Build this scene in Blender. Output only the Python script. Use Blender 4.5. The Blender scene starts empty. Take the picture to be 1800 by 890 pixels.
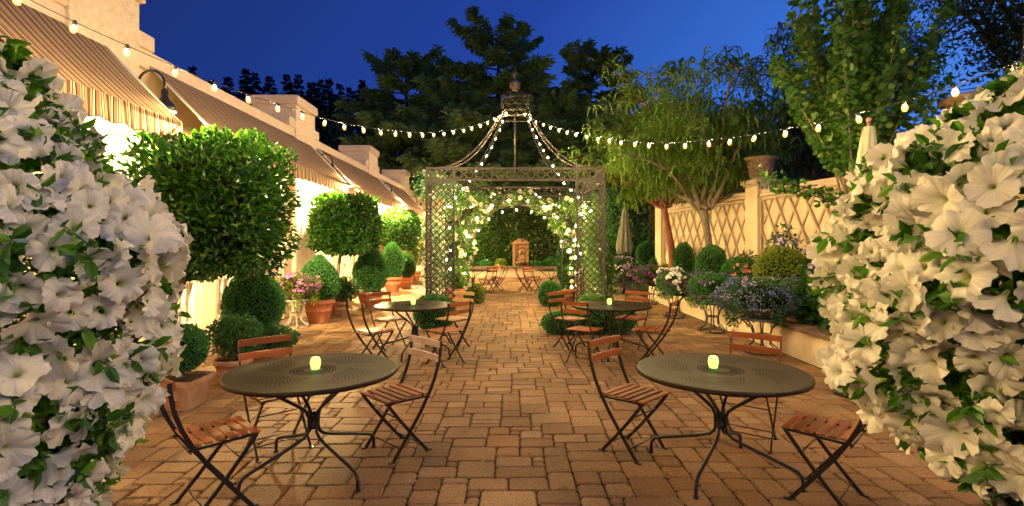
import bpy, math, random
import numpy as np
from mathutils import Vector, Matrix
R = math.radians
random.seed(7); rng = np.random.default_rng(11)
SC = bpy.context.scene; COL = SC.collection
# ------------------------------------------------------------------ camera, sky, exposure
cam_d = bpy.data.cameras.new('camera'); cam = bpy.data.objects.new('camera', cam_d); COL.objects.link(cam)
cam.location = (0, 0, 1.67); cam.rotation_euler = (R(90), 0, 0)
cam_d.sensor_width = 36; cam_d.lens = 18.4; cam_d.shift_y = -17/1800
cam_d.clip_start = 0.05; cam_d.clip_end = 1000
SC.camera = cam
SC.view_settings.view_transform = 'Standard'; SC.view_settings.look = 'None'
SC.view_settings.exposure = 0.35; SC.view_settings.gamma = 1
SC.cycles.use_denoising = True; SC.cycles.use_light_tree = True
SC.cycles.max_bounces = 6; SC.cycles.diffuse_bounces = 3; SC.cycles.glossy_bounces = 3
SC.cycles.transmission_bounces = 4; SC.cycles.transparent_max_bounces = 6
SC.cycles.sample_clamp_indirect = 4; SC.cycles.caustics_reflective = False; SC.cycles.caustics_refractive = False
BULB_W = 1.0      # strength multipliers for the string bulbs, added strings included
W = bpy.data.worlds.new('World'); SC.world = W; W.use_nodes = True
nt = W.node_tree; bg = nt.nodes['Background']
tc = nt.nodes.new('ShaderNodeTexCoord'); sx = nt.nodes.new('ShaderNodeSeparateXYZ')
nt.links.new(tc.outputs['Generated'], sx.inputs[0])
m1 = nt.nodes.new('ShaderNodeMath'); m1.operation = 'MULTIPLY_ADD'; m1.inputs[1].default_value = -0.55; m1.inputs[2].default_value = 0.22
nt.links.new(sx.outputs['Z'], m1.inputs[0])
m2 = nt.nodes.new('ShaderNodeMath'); m2.operation = 'MULTIPLY_ADD'; m2.inputs[1].default_value = 0.62
nt.links.new(sx.outputs['X'], m2.inputs[0]); nt.links.new(m1.outputs[0], m2.inputs[2])
m3 = nt.nodes.new('ShaderNodeMath'); m3.operation = 'ADD'; m3.inputs[1].default_value = 0.38; m3.use_clamp = True
nt.links.new(m2.outputs[0], m3.inputs[0])
rp = nt.nodes.new('ShaderNodeValToRGB'); cr = rp.color_ramp
cr.elements[0].position = 0.0; cr.elements[0].color = (.010, .026, .15, 1)
cr.elements[1].position = 1.0; cr.elements[1].color = (.085, .27, .85, 1)
e = cr.elements.new(0.4); e.color = (.016, .055, .33, 1)
e = cr.elements.new(0.7); e.color = (.04, .15, .62, 1)
nt.links.new(m3.outputs[0], rp.inputs[0]); nt.links.new(rp.outputs[0], bg.inputs['Color'])
bg.inputs['Strength'].default_value = .82

# ------------------------------------------------------------------ materials
def nodes(m): return m.node_tree.nodes, m.node_tree.links
def mat(name, col, rough=.6, metal=0, col2=None, nscale=8, bump=0, bscale=60, emit=None, estr=0, spec=.5, coat=0, coord='Object', nmix=1.0, island=False, objrand=0):
    m = bpy.data.materials.new(name); m.use_nodes = True; N, L = nodes(m); b = N['Principled BSDF']
    b.inputs['Base Color'].default_value = (*col, 1); b.inputs['Roughness'].default_value = rough
    b.inputs['Metallic'].default_value = metal; b.inputs['Specular IOR Level'].default_value = spec
    if coat: b.inputs['Coat Weight'].default_value = coat
    t = N.new('ShaderNodeTexCoord')
    src = None
    if col2 is not None:
        n = N.new('ShaderNodeTexNoise'); n.inputs['Scale'].default_value = nscale; n.inputs['Detail'].default_value = 6; n.inputs['Roughness'].default_value = .65
        L.new(t.outputs[coord], n.inputs['Vector'])
        r = N.new('ShaderNodeValToRGB'); r.color_ramp.elements[0].position = .35; r.color_ramp.elements[1].position = .68
        r.color_ramp.elements[0].color = (*col, 1); r.color_ramp.elements[1].color = (*col2, 1)
        L.new(n.outputs['Fac'], r.inputs[0]); src = r.outputs[0]
    if island or objrand:
        h = N.new('ShaderNodeHueSaturation')
        mr = N.new('ShaderNodeMapRange'); amt = objrand or .3
        mr.inputs['To Min'].default_value = 1-amt; mr.inputs['To Max'].default_value = 1+amt
        if island: g = N.new('ShaderNodeNewGeometry'); L.new(g.outputs['Random Per Island'], mr.inputs['Value'])
        else: g = N.new('ShaderNodeObjectInfo'); L.new(g.outputs['Random'], mr.inputs['Value'])
        L.new(mr.outputs[0], h.inputs['Value'])
        if src: L.new(src, h.inputs['Color'])
        else: h.inputs['Color'].default_value = (*col, 1)
        src = h.outputs[0]
    if src: L.new(src, b.inputs['Base Color'])
    if bump:
        n = N.new('ShaderNodeTexNoise'); n.inputs['Scale'].default_value = bscale; n.inputs['Detail'].default_value = 5
        L.new(t.outputs[coord], n.inputs['Vector'])
        bp = N.new('ShaderNodeBump'); bp.inputs['Strength'].default_value = bump; bp.inputs['Distance'].default_value = .02
        L.new(n.outputs['Fac'], bp.inputs['Height']); L.new(bp.outputs[0], b.inputs['Normal'])
    if emit: b.inputs['Emission Color'].default_value = (*emit, 1); b.inputs['Emission Strength'].default_value = estr
    return m
def leafmat(name, c1, c2, c3=None, rough=.42, trans=.28, spec=.5):
    m = bpy.data.materials.new(name); m.use_nodes = True; N, L = nodes(m); b = N['Principled BSDF']
    g = N.new('ShaderNodeNewGeometry'); r = N.new('ShaderNodeValToRGB')
    r.color_ramp.elements[0].color = (*c1, 1); r.color_ramp.elements[1].color = (*c2, 1)
    if c3: e = r.color_ramp.elements.new(.82); e.color = (*c2, 1); r.color_ramp.elements[2].color = (*c3, 1)
    L.new(g.outputs['Random Per Island'], r.inputs[0]); L.new(r.outputs[0], b.inputs['Base Color'])
    b.inputs['Roughness'].default_value = rough; b.inputs['Specular IOR Level'].default_value = spec
    tr = N.new('ShaderNodeBsdfTranslucent'); hs = N.new('ShaderNodeHueSaturation'); hs.inputs['Value'].default_value = 1.5; hs.inputs['Saturation'].default_value = 1.1
    L.new(r.outputs[0], hs.inputs['Color']); L.new(hs.outputs[0], tr.inputs['Color'])
    mx = N.new('ShaderNodeMixShader'); mx.inputs[0].default_value = trans
    L.new(b.outputs[0], mx.inputs[1]); L.new(tr.outputs[0], mx.inputs[2]); L.new(mx.outputs[0], N['Material Output'].inputs['Surface'])
    return m
M = {}
M['stucco'] = mat('stucco', (.66, .47, .30), .85, col2=(.74, .55, .37), nscale=3, bump=.35, bscale=45, spec=.2)
M['stucco_light'] = mat('stucco_light', (.58, .44, .29), .85, col2=(.76, .61, .43), nscale=14, bump=.9, bscale=30, spec=.2)
M['coping'] = mat('coping', (.66, .50, .35), .7, col2=(.56, .42, .29), nscale=5, bump=.2, spec=.25)
M['trim'] = mat('trim', (.72, .62, .42), .45, col2=(.68, .58, .40), nscale=3)
M['white_trim'] = mat('white_trim', (.75, .70, .58), .5)
M['wall_cream'] = mat('wall_cream', (.76, .61, .40), .8, col2=(.66, .49, .29), nscale=2.2, bump=.25, bscale=30, spec=.2)
M['lattice_paint'] = mat('lattice_paint', (.44, .33, .21), .6, col2=(.36, .26, .16), nscale=6)
M['iron'] = mat('iron', (.008, .008, .009), .35, .0, col2=(.014, .012, .012), nscale=20, spec=.5)
M['iron_brown'] = mat('iron_brown', (.032, .023, .016), .6, .0, col2=(.020, .014, .010), nscale=9, spec=.5, bump=.1)
M['iron_verdigris'] = mat('iron_verdigris', (.012, .014, .013), .45, .0, col2=(.04, .05, .042), nscale=30, bump=.2)
M['iron_white'] = mat('iron_white', (.45, .42, .36), .6, .0, col2=(.12, .10, .08), nscale=30, bump=.2)
M['terracotta'] = mat('terracotta', (.42, .15, .075), .75, col2=(.52, .22, .12), nscale=6, bump=.15, objrand=.15, spec=.25)
M['terracotta_old'] = mat('terracotta_old', (.36, .18, .10), .85, col2=(.50, .33, .20), nscale=9, bump=.25, spec=.2)
M['soil'] = mat('soil', (.03, .02, .013), .95, col2=(.06, .04, .025), nscale=25, bump=.6, bscale=40, spec=.1)
M['stone_brown'] = mat('stone_brown', (.12, .075, .05), .7, col2=(.20, .13, .085), nscale=7, bump=.3, bscale=20)
M['stone_ochre'] = mat('stone_ochre', (.36, .20, .09), .85, col2=(.24, .12, .055), nscale=9, bump=.6, bscale=25)
M['urn'] = mat('urn', (.24, .15, .085), .8, col2=(.33, .22, .13), nscale=12, bump=.3)
M['bark'] = mat('bark', (.16, .12, .08), .85, col2=(.26, .21, .15), nscale=14, bump=.5, bscale=30, spec=.2)
M['bark_red'] = mat('bark_red', (.16, .045, .025), .6, col2=(.30, .10, .05), nscale=16, bump=.8, bscale=22, spec=.4)
M['bark_dark'] = mat('bark_dark', (.05, .04, .03), .9, spec=.2)
M['ground'] = mat('ground', (.035, .03, .02), .95, col2=(.05, .05, .025), nscale=.4, spec=.1)
M['hill'] = mat('hill', (.006, .010, .007), .95, col2=(.012, .018, .010), nscale=.15, bump=.5, bscale=1.0, spec=.05)
M['joint'] = mat('joint', (.022, .015, .009), .95, col2=(.05, .033, .02), nscale=15, bump=.5, bscale=60, spec=.15)
M['siding'] = mat('siding', (.075, .035, .02), .8, col2=(.11, .05, .03), nscale=3)
M['roofing'] = mat('roofing', (.045, .03, .022), .9)
M['canvas'] = mat('canvas', (.22, .22, .16), .8, col2=(.17, .17, .12), nscale=6, bump=.1, spec=.2)
M['pole_wood'] = mat('pole_wood', (.20, .11, .05), .5)
M['cable'] = mat('cable', (.02, .02, .018), .5)
def glowglass(name, col, st):
    m = bpy.data.materials.new(name); m.use_nodes = True; N, L = nodes(m); N.remove(N['Principled BSDF'])
    a = N.new('ShaderNodeBsdfTransparent'); e = N.new('ShaderNodeEmission'); e.inputs[0].default_value = (*col, 1); e.inputs[1].default_value = st
    x = N.new('ShaderNodeAddShader'); L.new(a.outputs[0], x.inputs[0]); L.new(e.outputs[0], x.inputs[1]); L.new(x.outputs[0], N['Material Output'].inputs['Surface']); m.cycles.emission_sampling = 'NONE'
    return m
M['bulb_glass'] = glowglass('bulb_glass', (1.0, .52, .11), 1.2)
M['bulb'] = mat('bulb', (.9, .8, .5), .2, emit=(1.0, .69, .29), estr=6300*BULB_W)
M['fairy_bulb'] = mat('fairy_bulb', (.9, .8, .5), .2, emit=(1.0, .72, .30), estr=520*BULB_W)
M['lamp_bulb'] = mat('lamp_bulb', (.9, .8, .5), .2, emit=(1.0, .74, .33), estr=80000)
M['candle_glass'] = mat('candle_glass', (.55, .75, .30), .15, emit=(.62, .95, .20), estr=.95)
M['flame'] = mat('flame', (1, .8, .4), .5, emit=(.85, 1.0, .4), estr=30)
M['room'] = mat('room', (.6, .42, .22), .8, col2=(.45, .28, .12), nscale=1.3, emit=(1.0, .60, .24), estr=.75)
gm = bpy.data.materials.new('glass'); gm.use_nodes = True; N_, L_ = nodes(gm)
gb = N_['Principled BSDF']; gb.inputs['Base Color'].default_value = (.9, .9, .85, 1); gb.inputs['Roughness'].default_value = .03
gt = N_.new('ShaderNodeBsdfTransparent'); gx = N_.new('ShaderNodeMixShader'); gx.inputs[0].default_value = .16
L_.new(gt.outputs[0], gx.inputs[1]); L_.new(gb.outputs[0], gx.inputs[2]); L_.new(gx.outputs[0], N_['Material Output'].inputs['Surface'])
M['glass'] = gm
# varnished wood slats with grain
m = mat('slat_wood', (.25, .066, .016), .5, col2=(.37, .12, .032), nscale=6, bump=.15, bscale=50, objrand=.28, spec=.25)
M['slat_wood'] = m
N_, L_ = nodes(m)
for n in [n for n in N_ if n.type == 'TEX_NOISE']:
    mp = N_.new('ShaderNodeMapping'); mp.inputs['Scale'].default_value = (.25, 3, 3)
    L_.new([x for x in N_ if x.type == 'TEX_COORD'][0].outputs['Object'], mp.inputs[0]); L_.new(mp.outputs[0], n.inputs['Vector'])
m = mat('slat_lamplit', (.58, .36, .13), .42, col2=(.66, .44, .18), nscale=6, bump=.1); M['slat_lamplit'] = m  # same chair wood with the lamplight put into its colour
m = mat('slat_glare', (.50, .40, .33), .5, col2=(.42, .24, .15), nscale=9, bump=.15); M['slat_glare'] = m  # chair wood again, the glare on it put into the colour
# pavers
m = bpy.data.materials.new('paver'); m.use_nodes = True; M['paver'] = m; N_, L_ = nodes(m); b = N_['Principled BSDF']
g = N_.new('ShaderNodeNewGeometry'); r = N_.new('ShaderNodeValToRGB'); r.color_ramp.interpolation = 'LINEAR'
cs = [(.23, .118, .046), (.31, .168, .068), (.185, .102, .046), (.37, .22, .10), (.265, .13, .047), (.33, .20, .098), (.21, .102, .040)]
r.color_ramp.elements[0].color = (*cs[0], 1); r.color_ramp.elements[1].color = (*cs[-1], 1)
for i, c in enumerate(cs[1:-1]): e = r.color_ramp.elements.new((i+1)/6); e.color = (*c, 1)
L_.new(g.outputs['Random Per Island'], r.inputs[0])
tc = N_.new('ShaderNodeTexCoord'); n1 = N_.new('ShaderNodeTexNoise'); n1.inputs['Scale'].default_value = 55; n1.inputs['Detail'].default_value = 8; n1.inputs['Roughness'].default_value = .75
n2 = N_.new('ShaderNodeTexNoise'); n2.inputs['Scale'].default_value = 1.1; n2.inputs['Detail'].default_value = 5
L_.new(tc.outputs['Object'], n1.inputs['Vector']); L_.new(tc.outputs['Object'], n2.inputs['Vector'])
mr = N_.new('ShaderNodeMapRange'); mr.inputs['From Min'].default_value = .3; mr.inputs['From Max'].default_value = .7; mr.inputs['To Min'].default_value = .42; mr.inputs['To Max'].default_value = 1.5
L_.new(n1.outputs['Fac'], mr.inputs['Value'])
mr2 = N_.new('ShaderNodeMapRange'); mr2.inputs['From Min'].default_value = .3; mr2.inputs['From Max'].default_value = .7; mr2.inputs['To Min'].default_value = .62; mr2.inputs['To Max'].default_value = 1.25
L_.new(n2.outputs['Fac'], mr2.inputs['Value'])
mm = N_.new('ShaderNodeMath'); mm.operation = 'MULTIPLY'; L_.new(mr.outputs[0], mm.inputs[0]); L_.new(mr2.outputs[0], mm.inputs[1])
vm = N_.new('ShaderNodeVectorMath'); vm.operation = 'SCALE'; L_.new(r.outputs[0], vm.inputs[0]); L_.new(mm.outputs[0], vm.inputs['Scale'])
L_.new(vm.outputs[0], b.inputs['Base Color']); b.inputs['Roughness'].default_value = .72; b.inputs['Specular IOR Level'].default_value = .35
bp = N_.new('ShaderNodeBump'); bp.inputs['Strength'].default_value = .8; bp.inputs['Distance'].default_value = .02
L_.new(n1.outputs['Fac'], bp.inputs['Height']); L_.new(bp.outputs[0], b.inputs['Normal'])
# awning stripes run down the slope: pattern along Y
m = bpy.data.materials.new('awning_stripe'); m.use_nodes = True; M['awning'] = m; N_, L_ = nodes(m); b = N_['Principled BSDF']
tc = N_.new('ShaderNodeTexCoord'); sp = N_.new('ShaderNodeSeparateXYZ'); L_.new(tc.outputs['Object'], sp.inputs[0])
a = N_.new('ShaderNodeMath'); a.operation = 'MULTIPLY'; a.inputs[1].default_value = 1/.23; L_.new(sp.outputs['Y'], a.inputs[0])
f = N_.new('ShaderNodeMath'); f.operation = 'FRACT'; L_.new(a.outputs[0], f.inputs[0])
r = N_.new('ShaderNodeValToRGB'); r.color_ramp.interpolation = 'CONSTANT'
st = [(0, (.11, .055, .036)), (.2, (.52, .40, .25)), (.25, (.12, .065, .042)), (.33, (.60, .48, .31)), (.40, (.04, .025, .018)), (.47, (.20, .11, .07)), (.66, (.50, .38, .24)), (.70, (.10, .055, .035)), (.78, (.58, .46, .29)), (.84, (.05, .03, .02)), (.88, (.32, .21, .13))]
r.color_ramp.elements[0].color = (*st[0][1], 1); r.color_ramp.elements.remove(r.color_ramp.elements[1])
for p, c in st[1:]: e = r.color_ramp.elements.new(p); e.color = (*c, 1)
L_.new(f.outputs[0], r.inputs[0]); L_.new(r.outputs[0], b.inputs['Base Color']); b.inputs['Roughness'].default_value = .85; b.inputs['Specular IOR Level'].default_value = .15
tr = N_.new('ShaderNodeBsdfTranslucent'); L_.new(r.outputs[0], tr.inputs[0]); mx = N_.new('ShaderNodeMixShader'); mx.inputs[0].default_value = .25
L_.new(b.outputs[0], mx.inputs[1]); L_.new(tr.outputs[0], mx.inputs[2]); L_.new(mx.outputs[0], N_['Material Output'].inputs['Surface'])
M['awning_trim'] = mat('awning_trim', (.10, .04, .02), .8)
# perforated table top
m = mat('table_top', (.018, .010, .004), .36, .0, col2=(.030, .017, .007), nscale=7, spec=.14); M['table_top'] = m; N_, L_ = nodes(m); b = N_['Principled BSDF']
def mth(op, a, b_=None, c=None):
    n = N_.new('ShaderNodeMath'); n.operation = op
    for i, v in enumerate((a, b_, c)):
        if v is None: continue
        if isinstance(v, (int, float)): n.inputs[i].default_value = v
        else: L_.new(v, n.inputs[i])
    return n.outputs[0]
tc = [x for x in N_ if x.type == 'TEX_COORD'][0]; sp = N_.new('ShaderNodeSeparateXYZ'); L_.new(tc.outputs['Object'], sp.inputs[0])
rr = mth('SQRT', mth('ADD', mth('MULTIPLY', sp.outputs['X'], sp.outputs['X']), mth('MULTIPLY', sp.outputs['Y'], sp.outputs['Y'])))
th = mth('ARCTAN2', sp.outputs['Y'], sp.outputs['X'])
ri = mth('DIVIDE', rr, .021); fr = mth('SUBTRACT', mth('FRACT', ri), .5)
tt = mth('MULTIPLY', th, 72/math.pi/2.0); ft = mth('SUBTRACT', mth('FRACT', mth('ADD', tt, mth('MULTIPLY', mth('FLOOR', ri), .5))), .5)
dx = mth('MULTIPLY', ft, mth('MULTIPLY', rr, 4.2)); d2 = mth('SQRT', mth('ADD', mth('MULTIPLY', fr, fr), mth('MULTIPLY', dx, dx)))
hole = mth('LESS_THAN', d2, .27)
g1 = mth('MULTIPLY', mth('GREATER_THAN', rr, .07), mth('LESS_THAN', rr, .17))
sw = mth('SINE', mth('ADD', mth('MULTIPLY', th, 4), mth('MULTIPLY', rr, 9)))
g2 = mth('MULTIPLY', mth('MULTIPLY', mth('GREATER_THAN', rr, .23), mth('LESS_THAN', rr, .47)), mth('GREATER_THAN', sw, -.35))
hm = mth('MULTIPLY', hole, mth('MAXIMUM', g1, g2))
src = b.inputs['Base Color'].links[0].from_socket
mix = N_.new('ShaderNodeMix'); mix.data_type = 'RGBA'; L_.new(hm, mix.inputs[0]); L_.new(src, mix.inputs[6]); mix.inputs[7].default_value = (.002, .002, .002, 1)
L_.new(mix.outputs[2], b.inputs['Base Color'])
L_.new(mth('MULTIPLY_ADD', hm, .5, .42), b.inputs['Roughness'])
L_.new(mth('MULTIPLY_ADD', hm, -.14, .14), b.inputs['Specular IOR Level'])
# foliage
M['box'] = leafmat('box_leaf', (.022, .10, .022), (.065, .22, .045), (.13, .32, .075))
M['box_dark'] = leafmat('box_leaf_dark', (.018, .065, .014), (.05, .14, .026))
M['topiary'] = leafmat('laurel_leaf', (.015, .055, .008), (.042, .125, .014), (.12, .22, .03), rough=.26)
M['lime'] = leafmat('lime_leaf', (.11, .16, .015), (.22, .28, .03))
M['locust'] = leafmat('locust_leaf', (.07, .15, .014), (.16, .26, .035), trans=.35)
M['katsura'] = leafmat('katsura_leaf', (.03, .10, .012), (.075, .19, .022), (.16, .22, .03), trans=.35)
M['cedar'] = leafmat('cedar_needle', (.085, .16, .055), (.17, .27, .09), rough=.7, trans=.15, spec=.2)
M['fir'] = leafmat('fir_needle', (.006, .012, .008), (.012, .02, .012), rough=.8, trans=.05, spec=.1)
M['darktree'] = leafmat('dark_leaf', (.04, .07, .018), (.09, .14, .035), rough=.6, trans=.2)
M['hedge'] = leafmat('hedge_leaf', (.03, .075, .013), (.08, .15, .026), rough=.35)
M['vine'] = leafmat('vine_leaf', (.05, .12, .02), (.12, .24, .04), trans=.35)
M['pleaf'] = leafmat('petunia_leaf', (.035, .12, .010), (.10, .25, .022), (.20, .34, .04), trans=.35)
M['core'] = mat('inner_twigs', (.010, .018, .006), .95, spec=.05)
M['stem'] = mat('stem', (.05, .07, .02), .8)
def fmat(name, a, b_): return leafmat(name, a, b_, rough=.6, trans=.3, spec=.2)
M['f_purple'] = fmat('purple_blossom', (.10, .025, .17), (.26, .11, .40))
M['f_pink'] = fmat('pink_blossom', (.45, .10, .35), (.65, .30, .55))
M['f_blue'] = fmat('blue_blossom', (.08, .09, .32), (.24, .26, .58))
M['f_white'] = fmat('white_blossom', (.70, .68, .62), (.82, .80, .74))
M['f_cream'] = fmat('cream_rose', (.72, .66, .48), (.82, .78, .62))
M['f_lavender'] = fmat('lavender_blossom', (.32, .20, .42), (.58, .46, .68))
M['f_salmon'] = fmat('salmon_rose', (.72, .26, .14), (.80, .42, .28))
M['f_dark'] = fmat('plum_blossom', (.10, .02, .08), (.28, .08, .22))
# petunia petal: float attribute 'pu' is 0 at the throat and 1 at the rim, 'pa' the angle
m = bpy.data.materials.new('petunia_petal'); m.use_nodes = True; M['petal'] = m; N_, L_ = nodes(m); b = N_['Principled BSDF']
at = N_.new('ShaderNodeAttribute'); at.attribute_name = 'pu'; aa = N_.new('ShaderNodeAttribute'); aa.attribute_name = 'pa'
r = N_.new('ShaderNodeValToRGB'); r.color_ramp.elements[0].position = .12; r.color_ramp.elements[0].color = (.66, .66, .24, 1)
r.color_ramp.elements[1].position = .55; r.color_ramp.elements[1].color = (.82, .76, .60, 1)
e = r.color_ramp.elements.new(.36); e.color = (.76, .76, .50, 1)
L_.new(at.outputs['Fac'], r.inputs[0])
v = mth('POWER', mth('ABSOLUTE', mth('SINE', mth('MULTIPLY', aa.outputs['Fac'], 12.5))), .35)
vv = mth('MULTIPLY_ADD', v, .10, .90); s_ = N_.new('ShaderNodeVectorMath'); s_.operation = 'SCALE'; L_.new(r.outputs[0], s_.inputs[0]); L_.new(vv, s_.inputs['Scale'])
L_.new(s_.outputs[0], b.inputs['Base Color']); b.inputs['Roughness'].default_value = .55; b.inputs['Specular IOR Level'].default_value = .25
bp = N_.new('ShaderNodeBump'); bp.inputs['Strength'].default_value = .35; bp.inputs['Distance'].default_value = .002; L_.new(v, bp.inputs['Height']); L_.new(bp.outputs[0], b.inputs['Normal'])
tr = N_.new('ShaderNodeBsdfTranslucent'); L_.new(s_.outputs[0], tr.inputs[0]); mx = N_.new('ShaderNodeMixShader'); mx.inputs[0].default_value = .20
L_.new(b.outputs[0], mx.inputs[1]); L_.new(tr.outputs[0], mx.inputs[2]); L_.new(mx.outputs[0], N_['Material Output'].inputs['Surface'])

# ------------------------------------------------------------------ mesh helpers
class MB:
    def __init__(s): s.v = []; s.f = []; s.mi = []; s.sm = []
    def add(s, vs, fs, mi=0, smooth=False):
        o = len(s.v); s.v += [tuple(p) for p in vs]; s.f += [tuple(i+o for i in f) for f in fs]
        s.mi += [mi]*len(fs); s.sm += [smooth]*len(fs); return s
    def box(s, a, b, mi=0, bev=0, mtx=None):
        x0, y0, z0 = a; x1, y1, z1 = b
        if bev:
            e = bev; vs = []
            for z, i in ((z0, e), (z0+e, 0), (z1-e, 0), (z1, e)):
                vs += [(x0+i, y0+i, z), (x1-i, y0+i, z), (x1-i, y1-i, z), (x0+i, y1-i, z)]
            fs = [(3, 2, 1, 0), (12, 13, 14, 15)]
            for k in range(3):
                for j in range(4): fs.append((k*4+j, k*4+(j+1) % 4, k*4+4+(j+1) % 4, k*4+4+j))
        else:
            vs = [(x0, y0, z0), (x1, y0, z0), (x1, y1, z0), (x0, y1, z0), (x0, y0, z1), (x1, y0, z1), (x1, y1, z1), (x0, y1, z1)]
            fs = [(3, 2, 1, 0), (4, 5, 6, 7), (0, 1, 5, 4), (1, 2, 6, 5), (2, 3, 7, 6), (3, 0, 4, 7)]
        if mtx: vs = [mtx @ Vector(p) for p in vs]
        return s.add(vs, fs, mi)
    def bar(s, p, q, w, t, up=(0, 0, 1), mi=0):      # rectangular bar p->q, width w along side, thickness t
        p, q = Vector(p), Vector(q); d = (q-p).normalized(); sd = d.cross(Vector(up))
        if sd.length < 1e-4: sd = d.cross(Vector((1, 0, 0)))
        sd.normalize(); n = sd.cross(d).normalized(); vs = []
        for c in (p, q):
            for a, b in ((-1, -1), (1, -1), (1, 1), (-1, 1)): vs.append(c+sd*a*w/2+n*b*t/2)
        return s.add(vs, [(3, 2, 1, 0), (4, 5, 6, 7), (0, 1, 5, 4), (1, 2, 6, 5), (2, 3, 7, 6), (3, 0, 4, 7)], mi)
    def tube(s, pts, r, n=8, mi=0, cap=True):
        pts = [Vector(p) for p in pts]; rs = r if isinstance(r, (list, tuple)) else [r]*len(pts)
        vs = []; fs = []; prev = None
        for i, p in enumerate(pts):
            d = (pts[min(i+1, len(pts)-1)]-pts[max(i-1, 0)]).normalized()
            if prev is None: a = d.cross(Vector((0, 0, 1))); a = a if a.length > .05 else d.cross(Vector((1, 0, 0)))
            else: a = prev-d*prev.dot(d)
            a.normalize(); prev = a; b = d.cross(a)
            for k in range(n):
                t = 2*math.pi*k/n; vs.append(p+(a*math.cos(t)+b*math.sin(t))*rs[i])
        for i in range(len(pts)-1):
            for k in range(n): fs.append((i*n+k, i*n+(k+1) % n, (i+1)*n+(k+1) % n, (i+1)*n+k))
        s.add(vs, fs, mi, True)
        if cap:
            o = len(s.v)-len(vs); s.f += [tuple(o+k for k in range(n))[::-1], tuple(o+(len(pts)-1)*n+k for k in range(n))]; s.mi += [mi]*2; s.sm += [False]*2
        return s
    def lathe(s, prof, n=24, c=(0, 0, 0), mi=0, smooth=True, wob=None):
        vs = []; fs = []
        for i, (r, z) in enumerate(prof):
            for k in range(n):
                t = 2*math.pi*k/n; q = r*(wob(t, i) if wob else 1); vs.append((c[0]+q*math.cos(t), c[1]+q*math.sin(t), c[2]+z))
        for i in range(len(prof)-1):
            for k in range(n): fs.append((i*n+k, i*n+(k+1) % n, (i+1)*n+(k+1) % n, (i+1)*n+k))
        return s.add(vs, fs, mi, smooth)
    def ball(s, c, r, n=10, mi=0):
        return s.lathe([(max(r*math.sin(math.pi*i/n), 1e-4), -r*math.cos(math.pi*i/n)) for i in range(n+1)], n+4, c, mi)
    def build(s, name, mats, parent=None, loc=None):
        me = bpy.data.meshes.new(name); me.from_pydata(s.v, [], s.f)
        if not isinstance(mats, (list, tuple)): mats = [mats]
        for m in mats: me.materials.append(m)
        me.polygons.foreach_set('material_index', s.mi); me.polygons.foreach_set('use_smooth', s.sm); me.update()
        return link(name, me, parent, loc)
def link(name, me, parent=None, loc=None, rot=None):
    o = bpy.data.objects.new(name, me); COL.objects.link(o)
    if parent: o.parent = parent
    if loc is not None: o.location = loc
    if rot is not None: o.rotation_euler = rot
    return o
def tag(o, label=None, cat=None, group=None, kind=None):
    if label: o['label'] = label
    if cat: o['category'] = cat
    if group: o['group'] = group
    if kind: o['kind'] = kind
    return o
def thing(name, label, cat, loc=(0, 0, 0), rz=0, group=None):
    o = bpy.data.objects.new(name, None); COL.objects.link(o); o.location = loc; o.rotation_euler = (0, 0, rz)
    o.empty_display_size = .1
    return tag(o, label, cat, group)
def struct(name, mb, m): return tag(mb.build(name, m), kind='structure')
def copy_tree(o, parent=None):
    c = o.copy(); COL.objects.link(c)
    if parent: c.parent = parent
    for ch in o.children: copy_tree(ch, c)
    return c
def unit(a): return a/np.maximum(np.linalg.norm(a, axis=-1, keepdims=True), 1e-9)
def leaf_arrays(P, A, L, wr=.5, up=None, fold=.15, curl=.1):
    """hexagonal leaves from base points P along unit axes A"""
    n = len(P); L = np.broadcast_to(np.asarray(L, float), (n,))[:, None]
    rnd = rng.normal(size=(n, 3)) if up is None else up+rng.normal(size=(n, 3))*.5
    S = unit(np.cross(A, rnd)); Nn = np.cross(S, A)
    w = L*wr*.5
    V = np.stack([P, P+A*L*.30+S*w+Nn*L*fold, P+A*L*.68+S*w*.9+Nn*L*fold*.6, P+A*L-Nn*L*curl, P+A*L*.68-S*w*.9+Nn*L*fold*.6, P+A*L*.30-S*w+Nn*L*fold], 1)
    return V.reshape(-1, 3)
def tri_mesh(V, nper, faces):
    n = len(V)//nper; F = (np.arange(n)[:, None, None]*nper+np.asarray(faces)[None]).reshape(-1, len(faces[0])); return F
def np_mesh(name, chunks, mats, parent=None, smooth=False, loc=None):
    """chunks: list of (V, F(quads), matindex)"""
    me = bpy.data.meshes.new(name); Vs = []; Fs = []; Mi = []; o = 0
    for V, F, mi in chunks: Vs.append(V); Fs.append(F+o); Mi.append(np.full(len(F), mi)); o += len(V)
    V = np.concatenate(Vs).astype(np.float32); F = np.concatenate(Fs).astype(np.int32); Mi = np.concatenate(Mi).astype(np.int32)
    me.vertices.add(len(V)); me.vertices.foreach_set('co', V.ravel())
    k = F.shape[1]; me.loops.add(F.size); me.loops.foreach_set('vertex_index', F.ravel())
    me.polygons.add(len(F)); me.polygons.foreach_set('loop_start', np.arange(len(F), dtype=np.int32)*k)
    me.polygons.foreach_set('material_index', Mi); me.polygons.foreach_set('use_smooth', np.full(len(F), smooth))
    me.update(calc_edges=True); me.validate()
    for m in (mats if isinstance(mats, (list, tuple)) else [mats]): me.materials.append(m)
    return link(name, me, parent, loc)
LF = [(0, 1, 2, 3), (0, 3, 4, 5)]
def leaves(P, A, L, wr=.5, up=None, fold=.15, curl=.1, mi=0):
    V = leaf_arrays(P, A, L, wr, up, fold, curl); return (V, tri_mesh(V, 6, LF), mi)
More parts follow.
